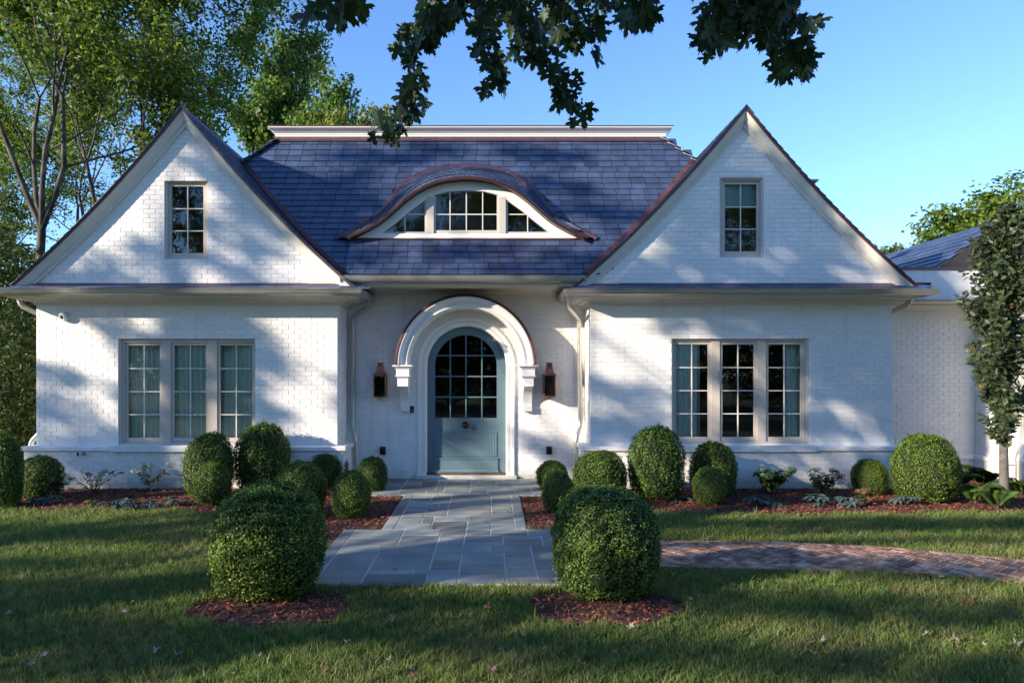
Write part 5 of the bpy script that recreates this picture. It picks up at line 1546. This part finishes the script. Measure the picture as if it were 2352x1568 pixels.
# ---- overhanging maple: trunk behind the camera, boughs reaching over the lawn
def maple():
    r = random.Random(12); rn = np.random.default_rng(12)
    tx, ty = 3.2, -3.2
    T = thing('maple_tree', 'big maple with pointed lobed leaves hanging in at the top of the view', 'tree', (tx, ty, zg(ty)))
    b = MB(); b.tube([(tx, ty, -.35), (tx, ty, .1), (tx-.05, ty, 2.5), (tx-.15, ty+.1, 4.6), (tx-.3, ty+.3, 7.5), (tx, ty, 10)], [.46, .33, .28, .25, .17, .06], 14)
    b.build('trunk', M['bark'], T, smooth=True)
    # twigs as seen from the camera: (pixel x, pixel y, distance)
    tw = [[(1075, -90, 3.4), (1045, 0, 3.5), (985, 55, 3.6), (945, 120, 3.7), (955, 190, 3.7), (935, 240, 3.8), (890, 275, 3.8), (862, 300, 3.8)],
          [(1100, -90, 3.7), (1095, 0, 3.8), (1110, 70, 3.9), (1125, 130, 3.9), (1140, 185, 4.0)],
          [(1150, -90, 3.5), (1190, 0, 3.6), (1225, 70, 3.8), (1255, 140, 3.9), (1310, 195, 4.0), (1330, 255, 4.0)],
          [(1200, -90, 3.9), (1205, -10, 4.0), (1185, 70, 4.1), (1165, 140, 4.2)],
          [(1260, -90, 3.3), (1290, 0, 3.4), (1330, 50, 3.5), (1350, 100, 3.6)],
          [(1330, -90, 3.4), (1375, 0, 3.5), (1395, 40, 3.5)],
          [(1010, -80, 4.2), (990, 0, 4.2), (965, 40, 4.2), (925, 80, 4.3)],
          [(1150, -60, 4.4), (1150, 10, 4.4), (1100, 60, 4.4)],
          [(1320, -60, 4.3), (1270, 20, 4.4), (1250, 70, 4.4), (1225, 110, 4.4)],
          [(790, -80, 2.6), (785, -10, 2.6), (788, 25, 2.6)], [(770, -80, 2.7), (745, -15, 2.7), (738, 15, 2.7)],
          [(1480, -90, 3.2), (1480, 0, 3.2), (1470, 40, 3.2)], [(1465, -90, 3.3), (1462, 0, 3.3), (1480, 45, 3.3)],
          [(1640, -90, 3.0), (1640, 0, 3.1), (1640, 70, 3.1), (1655, 105, 3.1)],
          [(1700, -90, 3.2), (1715, 0, 3.2), (1760, 45, 3.3), (1800, 100, 3.3), (1820, 150, 3.3)],
          [(1740, -90, 3.0), (1790, 0, 3.1), (1840, 50, 3.1), (1845, 110, 3.2), (1835, 150, 3.2)],
          [(1620, -60, 3.4), (1680, 10, 3.4), (1700, 60, 3.4)], [(1780, -60, 3.4), (1810, 10, 3.4), (1830, 40, 3.4)], [(1680, -60, 3.2), (1660, 20, 3.2), (1635, 50, 3.2)],
          [(1760, -60, 3.1), (1760, 10, 3.1), (1745, 60, 3.1)]]
    bt = MB(); nodes = []
    limb = [Vector((tx-.15, ty+.1, 4.6)), Vector((1.6, -.6, 5.1)), Vector((.6, 2.0, 5.3)), Vector((.2, 3.6, 5.0))]
    limb2 = [Vector((tx, ty+.1, 4.3)), Vector((2.6, .0, 5.0)), Vector((1.6, 2.4, 4.9)), Vector((1.3, 3.3, 4.5))]
    limb3 = [Vector((1.6, -.6, 5.1)), Vector((.3, 1.2, 5.0)), Vector((-.6, 2.4, 4.4)), Vector((-.8, 2.7, 4.0))]
    bt.tube(limb, [.14, .10, .06, .03], 9); bt.tube(limb2, [.12, .08, .05, .025], 9); bt.tube(limb3, [.06, .04, .02, .01], 8)
    ends = limb[2:] + limb2[2:] + limb3[2:] + [limb[2].lerp(limb[3], .5)]
    for q in tw:
        pts = [P(x, y, d) for x, y, d in q]
        e = min(ends, key=lambda v: (v-pts[0]).length); top = e.lerp(pts[0], .5) + Vector((0, 0, .12))
        full = [e, top] + pts; m = len(full)
        bt.tube(full, [max(.016*(1 - i/m), .003) for i in range(m)], 5)
        for a, c in zip(pts, pts[1:]):
            k = max(int((c-a).length/.014), 1)
            for i in range(k):
                nodes.append((a.lerp(c, i/k), (c-a).normalized()))
    bt.build('branch', M['bark'], T, smooth=True)
    tV, tT = leaf_template('maple', .2)
    leaves = []
    for p, d in nodes:
        for _ in range(1 if r.random() < .75 else 2):
            o = Vector((r.gauss(0, 1), r.gauss(0, .9), r.gauss(-.5, .6))).normalized()
            pos = p + o*r.uniform(.015, .085); dd = Vector((r.gauss(0, .45), r.gauss(0, .35), -1)).normalized() + o*.25
            leaves.append((pos, dd, r.uniform(.075, .135)))
    nrm = lambda: Vector((r.gauss(0, .6), r.choice((-1, 1))*1.0, r.gauss(.3, .3)))
    leaves.sort(key=lambda l: (l[0].y))
    vis = [l for l in leaves if VY - (l[0].z-CAMZ)*FP/l[0].y > -15]; hid = [l for l in leaves if VY - (l[0].z-CAMZ)*FP/l[0].y <= -15]
    me = bpy.data.meshes.new('leaf'); me.from_pydata([tuple(v + np.array([0, .42, 0])) for v in tV], [], [tuple(t) for t in tT]); me.materials.append(M['mapleleaf']); me.update()
    for pos, dd, sz in vis[:300]:
        n_ = nrm(); dd = dd.normalized(); s = dd.cross(n_).normalized(); nn = s.cross(dd)
        o = base_obj('leaf', me, T, pos); mt = Matrix((s*sz, dd*sz, nn*sz)).transposed().to_4x4(); mt.translation = pos - WL[T.name]; o.matrix_local = mt
    rest = vis[300:] + hid
    # rest of the hanging leaves, then the wide crown overhead
    pos = np.array([list(l[0]) for l in rest]); dr = np.array([list(l[1]) for l in rest]); n = len(pos)
    V, F_ = place_leaves(tV, tT, pos, dr, unit(rn.normal(0, .5, (n, 3)) + np.array([0, 1, .3])), np.array([l[2] for l in rest]))
    me2 = np_mesh('leaf', V - np.array(list(WL[T.name])), tris=F_, m=M['mapleleaf']); o = base_obj('leaf', me2, T, None); o['kind'] = 'stuff'
    n = 9000; d = unit(rn.normal(size=(n, 3))); rad = rn.random(n)**.35
    pos = np.stack([tx-.8 + d[:, 0]*4.2*rad, ty-.2 + d[:, 1]*3.6*rad, 8.6 + d[:, 2]*3.6*rad], 1)
    V, Q = leaf_cloud(pos, unit(rn.normal(0, .6, (n, 3)) + np.array([0, 0, .6])), rn.uniform(.1, .18, n), rn.uniform(.08, .13, n), rn, .1)
    me3 = np_mesh('crown', V - np.array(list(WL[T.name])), quads=Q, m=M['leaf'], col=np.repeat(tints(n, rn, (.03, .06, .012), (.1, .16, .025)), 4, 0)); base_obj('crown', me3, T, None)
maple()

# ---- bed plants
def stems_and(T, X, Y, Z, r, n, h, spread):
    b = MB(); ends = []
    for k in range(n):
        a = r.uniform(0, 6.28); s = spread*r.uniform(.3, 1); hh = h*r.uniform(.7, 1)
        p = [Vector((X, Y, Z)), Vector((X + .35*s*math.cos(a), Y + .35*s*math.sin(a), Z + hh*.5)), Vector((X + s*math.cos(a), Y + s*math.sin(a), Z+hh))]
        b.tube(p, [.006, .0045, .003], 5); ends.append(p)
    b.build('stem', M['bark'], T); return ends
def simple_leaves(T, nm, pos, dr, nrm_, L, W, col, X0):
    V = np.empty((len(pos), 6, 3)); d = unit(dr); s = unit(np.cross(d, nrm_)); n_ = np.cross(s, d)
    for i, (u, v, w) in enumerate(((0, 0, 0), (-.5, .35, .06), (-.38, .75, .02), (0, 1, -.12), (.38, .75, .02), (.5, .35, .06))):
        V[:, i] = pos + s*(u*W)[:, None] + d*(v*L)[:, None] + n_*(w*L)[:, None]
    n = len(pos); F_ = (np.array([[0, 1, 2], [0, 2, 3], [0, 3, 4], [0, 4, 5]])[None] + (np.arange(n)*6)[:, None, None]).reshape(-1, 3)
    me = np_mesh(nm, V.reshape(-1, 3) - np.array(list(X0)), tris=F_, m=M['plantleaf'], col=np.repeat(col, 6, 0)); o = base_obj(nm, me, T, None); o['kind'] = 'stuff'; return o
def hydrangea(px, py, h, spread, label, leafy, heads, green, seed, dead=.0):
    r = random.Random(seed); rn = np.random.default_rng(seed); g = G(px, py); X, Y, Z = g
    T = thing('hydrangea', label, 'hydrangea', g, 'hydrangeas in the mulch beds')
    ends = stems_and(T, X, Y, Z, r, max(heads+6, 12), h, spread)
    pos = []; dr = []
    for p in ends:
        for _ in range(leafy):
            t = r.uniform(.35, 1.); q = p[0].lerp(p[1], t*2) if t < .5 else p[1].lerp(p[2], t*2-1)
            a = r.uniform(0, 6.28); pos.append(list(q)); dr.append([math.cos(a), math.sin(a), r.uniform(-.6, .3)])
    n = len(pos); pos = np.array(pos); dr = np.array(dr)
    col = tints(n, rn, (.03, .06, .012), (.09, .15, .03)); m = rn.random(n) < dead; col[m] = np.array([.07, .035, .022])
    sz = np.where(m, .5, 1.)
    simple_leaves(T, 'leaf', pos, dr, unit(rn.normal(0, .4, (n, 3)) + np.array([0, 0, 1])), rn.uniform(.07, .13, n)*sz, rn.uniform(.04, .07, n)*sz, col, g)
    r.shuffle(ends)
    for i, p in enumerate(ends[:heads]):
        k = 130; d = unit(rn.normal(size=(k, 3))); rad = r.uniform(.042, .07)
        isdead = (r.random() > green)
        pos = np.array(list(p[2])) + d*rad*np.array([1.1, 1.1, .8])*rn.uniform(.8, 1, (k, 1))
        V, Q = leaf_cloud(pos, unit(d + rn.normal(0, .3, (k, 3))), np.full(k, .018), np.full(k, .016), rn, -.1)
        c = tints(k, rn, (.16, .09, .05), (.24, .14, .08)) if isdead else tints(k, rn, (.30, .42, .18), (.58, .66, .42))
        me = np_mesh('flower_head', V - np.array(list(g)), quads=Q, m=M['plantleaf'], col=np.repeat(c, 4, 0)); base_obj('flower_head', me, T, None)
hydrangea(215, 1135, .42, .42, 'sparse hydrangea with tiny green heads and brown leaves, before the base wall below the tap', 5, 6, .85, 1, .75)
hydrangea(345, 1130, .50, .34, 'hydrangea with four green heads and a taller leafy shoot, left of the dark boxwoods', 7, 5, 1., 2, .7)
hydrangea(118, 1150, .40, .26, 'thin hydrangea in front of the low boxwood at the left corner', 4, 3, .8, 3, .5)
hydrangea(1770, 1135, .46, .38, 'leafy hydrangea with many pale green heads under the right window', 22, 12, 1., 4, .12)
hydrangea(1885, 1138, .42, .34, 'half dried hydrangea with brown heads, right of the leafy one', 12, 9, .25, 5, .5)
hydrangea(1985, 1160, .28, .22, 'dried bare hydrangea in front of the small bright boxwood', 6, 3, .0, 6, .9)
def rosette(px, py, label, n, L, W, col0, col1, seed, grp_='low leafy perennials in the mulch'):
    rn = np.random.default_rng(seed); g = G(px, py); X, Y, Z = g
    T = thing('perennial', label, 'perennial', g, grp_)
    k = max(n//5, 1); b = MB(); pos = []; dr = []; nn = []
    for i in range(k):
        a = rn.uniform(0, 6.28); rad = rn.uniform(.05, L*1.5); h = rn.uniform(.05, .16); c = Vector((X+rad*math.cos(a), Y+rad*.7*math.sin(a), Z+h))
        b.tube([(X, Y, Z), (X+rad*.5*math.cos(a), Y+rad*.35*math.sin(a), Z+h*.8), c], [.005, .004, .003], 5)
        for j in range(5):
            t = a + (j-2)*.75; pos.append(list(c)); dr.append([math.cos(t), math.sin(t), -.35 + rn.normal(0, .15)]); nn.append([rn.normal(0, .2), rn.normal(0, .2), 1])
    b.build('stem', M['grass'] if False else M['bark'], T)
    n = len(pos); simple_leaves(T, 'leaf', np.array(pos), np.array(dr), np.array(nn, dtype=float), rn.uniform(.8, 1.2, n)*L, rn.uniform(.8, 1.2, n)*W, tints(n, rn, col0, col1), g)
BL0, BL1 = (.045, .085, .085), (.10, .16, .155)
for i, a in enumerate([(18, 1160, 'blue green hellebore at the far left end of the bed', 40), (97, 1158, 'loose hellebore before the thin hydrangea', 30), (252, 1166, 'drooping blue green hellebore left of the yellowish sprig', 25),
          (415//1, 1163, 'pair of pale hellebore tufts left of the walkway cluster', 20), (325, 1168, 'wide flat hellebore at the lawn edge under the leafy hydrangea', 45),
          (1560, 1153, 'blue leaved hellebore right of the tall boxwood', 30), (1752, 1162, 'blue leaved hellebore before the leafy hydrangea', 45), (1875, 1160, 'blue hellebore before the half dried hydrangea', 50), (1948, 1163, 'small blue hellebore between the half dried hydrangea and the bright boxwood', 40),
          (2083, 1160, 'pale green hellebore before the big bright boxwood', 35), (2130, 1152, 'grey green hellebore between the big bright boxwood and the ferns', 30)]):
    rosette(a[0], a[1], a[2], a[3], .135, .062, BL0, BL1, 30+i)
rosette(205, 1163, 'small yellowish sprig between the hellebores on the left bed', 15, .07, .04, (.14, .16, .02), (.2, .24, .04), 50)
rosette(305//1+80, 1158, 'tiny light green sprig at the lawn edge right of the flat hellebore', 12, .06, .035, (.10, .18, .03), (.14, .22, .05), 51)
rosette(1800, 1175, 'small green weed at the lawn edge right of the leafy hydrangea', 10, .05, .03, (.05, .09, .02), (.09, .14, .03), 52)

def fern(px, py, label, nf, L, seed, light=1.):
    r = random.Random(seed); rn = np.random.default_rng(seed); g = G(px, py); X, Y, Z = g
    T = thing('fern', label, 'fern', g, 'ferns around the oak sapling')
    b = MB()
    for k in range(nf):
        a = r.uniform(0, 6.28); l = L*r.uniform(.7, 1.1); pts = []
        for i in range(9):
            t = i/8; pts.append(Vector((X + math.cos(a)*l*t*.80, Y + math.sin(a)*l*t*.7, Z + .03 + l*(1.75*t - 1.25*t*t))))
        b.tube(pts, [.003*(1-i/10) for i in range(9)], 4)
        pos = []; dr = []; sz = []
        side = Vector((-math.sin(a), math.cos(a), 0))
        for i in range(34):
            t = .12 + .86*i/34; u = t*8; q = pts[int(min(u, 7))].lerp(pts[int(min(u, 7))+1], u-int(min(u, 7)))
            ln = l*.30*math.sin(math.pi*min(t*.9+.12, 1))**.8
            for s in (-1, 1): pos.append(list(q)); dr.append(list(side*s + Vector((math.cos(a)*.45, math.sin(a)*.45, -.12)))); sz.append(ln*.9)
        n = len(pos); sz = np.array(sz)
        o = simple_leaves(T, 'frond', np.array(pos), np.array(dr), np.tile(np.array([[0., 0., 1.]]), (n, 1)) + rn.normal(0, .15, (n, 3)), sz, np.full(n, .018), tints(n, rn, np.array((.06, .12, .022))*light, np.array((.14, .24, .045))*light), g)
    b.build('stem', M['bark'], T)
fern(2240, 1160, 'bright fern left of the oak trunk at the lawn edge', 16, .48, 71, 1.35)
fern(2200, 1128, 'darker fern behind the bright one by the wall', 14, .50, 72)
fern(2185, 1150, 'low fern beside the big bright boxwood', 12, .42, 73, 1.1)
fern(2290, 1172, 'fern with arching fronds at the foot of the oak', 12, .40, 74, 1.3)
fern(2345, 1140, 'dark fern at the right edge behind the oak trunk', 12, .45, 75, .8)
fern(2262, 1122, 'tall dark fern before the annex corner', 12, .55, 76, .8)

# ---- lawn
def lawn():
    n = 700000
    u = nr.random(n); y = 3.3 + (10.45-3.3)*u**1.35
    lo = (0-VX)*y/FP - 1.6; hi = (2352-VX)*y/FP + 1.9; x = lo + (hi-lo)*nr.random(n)
    m = lawn_mask(x, y)
    # ragged edge: a few blades lean over the paving
    x = x[m]; y = y[m]; n = len(x)
    z = -.0153*(12.8-y) - .02
    def noise(a, b, f, s): 
        return (np.sin(a*f+s)*np.cos(b*f*1.13+s*2) + .6*np.sin(a*f*2.3+b*f*1.7+s*3) + .4*np.sin(a*f*5.1-b*f*4.3+s))/2
    cl = noise(x, y, 4.2, 1.); cl2 = noise(x, y, 17., 2.); cl3 = noise(x, y, 41., 4.)
    h = (.056 + .018*cl + .024*cl2 + .018*cl3)*nr.uniform(.45, 1.5, n)
    tall = nr.random(n) < .03; h = np.where(tall, h*1.5, h)
    h = np.maximum(h, .025)
    w = nr.uniform(.0018, .0038, n)*(1 + (y-3.3)*.10)
    a = nr.uniform(0, 2*np.pi, n) + cl2*1.2; lean = np.abs(nr.normal(.45, .32, n))*h
    az = nr.uniform(0, 2*np.pi, n); s = np.stack([np.cos(az), np.sin(az), np.zeros(n)], 1)*w[:, None]
    ld = np.stack([np.cos(a), np.sin(a), np.zeros(n)], 1)*lean[:, None]
    base = np.stack([x, y, z], 1); up = np.array([0, 0, 1.])[None]
    mid = base + up*(h*.6)[:, None] + ld*.3; tip = base + up*(h*.97)[:, None] + ld
    V = np.empty((n, 5, 3)); V[:, 0] = base - s; V[:, 1] = base + s; V[:, 2] = mid + s*.8; V[:, 3] = mid - s*.8; V[:, 4] = tip
    k = np.arange(n)*5; Q = np.stack([k, k+1, k+2, k+3], 1); T_ = np.stack([k+3, k+2, k+4], 1)
    g = nr.random(n)[:, None]; c = np.array([.075, .140, .032])*(1-g) + np.array([.24, .325, .080])*g
    dry = np.clip(noise(x, y, 2.1, 5.)*.9 + .25 + nr.normal(0, .35, n), 0, 1)[:, None]*.52
    c = c*(1-dry) + np.array([.25, .21, .10])*dry
    c[nr.random(n) < .05] = np.array([.33, .27, .15])
    me = np_mesh('grass', V.reshape(-1, 3), quads=Q, tris=T_, m=M['grass'], col=np.repeat(c, 5, 0))
    o = base_obj('grass', me, None, (0, 0, 0)); tag(o, 'short mixed green and straw coloured lawn grass', 'grass', kind='stuff')
lawn()

# ---- fallen leaves on the lawn and paving
def fallen():
    tV, tT = leaf_template('maple', .0); tO, tP = leaf_template('oak', .0)
    r = random.Random(77); meshes = []
    for k in range(6):
        V, T_ = (tV, tT) if k % 3 else (tO, tP)
        c1, c2 = r.uniform(-1.6, 1.6), r.uniform(.5, 1.8)
        W_ = [(x, y, c2*(x*x) + c1*(y*y)*.6 + .25*x*y + r.uniform(-.05, .05)) for x, y, _ in V]
        me = bpy.data.meshes.new('fallen_leaf'); me.from_pydata(W_, [], [tuple(t) for t in T_]); me.materials.append(M['dead'] if k % 2 else M['deadpale']); me.update(); meshes.append(me)
    where = lambda px, py: ('at the bottom left corner' if px < 480 and py > 1400 else 'left of the large left boxwood' if px < 480 else 'below the large left boxwood' if px < 800 else 'between the two large boxwoods' if px < 1260 else 'below the large right boxwood' if px < 1560 and py > 1330 else 'between the brick path and the beds' if py < 1330 else 'just below the brick path' if py < 1430 else 'at the bottom right, before the brick path')
    spots = []
    while len(spots) < 100:
        py = r.uniform(1330, 1566) if r.random() < .8 else r.uniform(1185, 1330); px = r.uniform(0, 2350)
        if py < 1440 and (480 < px < 760 or 1260 < px < 1525): continue
        if px < 1400 and r.random() < .35: continue
        spots.append((px, py))
    for i, (px, py) in enumerate(spots):
        g = G(px, py); onp = not bool(lawn_mask(np.array([g.x]), np.array([g.y]))[0])
        k = r.randrange(6); s = r.uniform(.035, .08)
        o = base_obj('fallen_leaf', meshes[k], None, g + Vector((0, 0, .035 if onp else .052)))
        o.scale = (s, s, s); o.rotation_euler = (r.gauss(0, .5), r.gauss(0, .5), r.uniform(0, 6.28))
        pale = 'pale curled' if k % 2 == 0 else 'brown dried'
        tag(o, f'{pale} fallen leaf on the lawn {where(px, py)}' if not onp else f'{pale} fallen leaf lying on mulch or paving', 'leaf', f'{pale} leaves on the lawn {where(px, py)}' if not onp else f'{pale} leaves on mulch and paving')
    for (px, py) in ((995, 1217), (1075, 1108), (1168, 1180), (1115, 1205), (1135, 1157), (1045, 1100), (1240, 1205), (716, 1222), (1262, 1340)):
        g = G(px, py); o = base_obj('fallen_leaf', meshes[r.choice((1, 3, 5))], None, g + Vector((0, 0, .034))); s = r.uniform(.05, .08); o.scale = (s, s, s)
        o.rotation_euler = (r.gauss(0, .3), r.gauss(0, .3), r.uniform(0, 6.28)); tag(o, 'small dark dried leaf lying on the walkway or bed beside it', 'leaf', 'dried leaves on the walkway')
fallen()
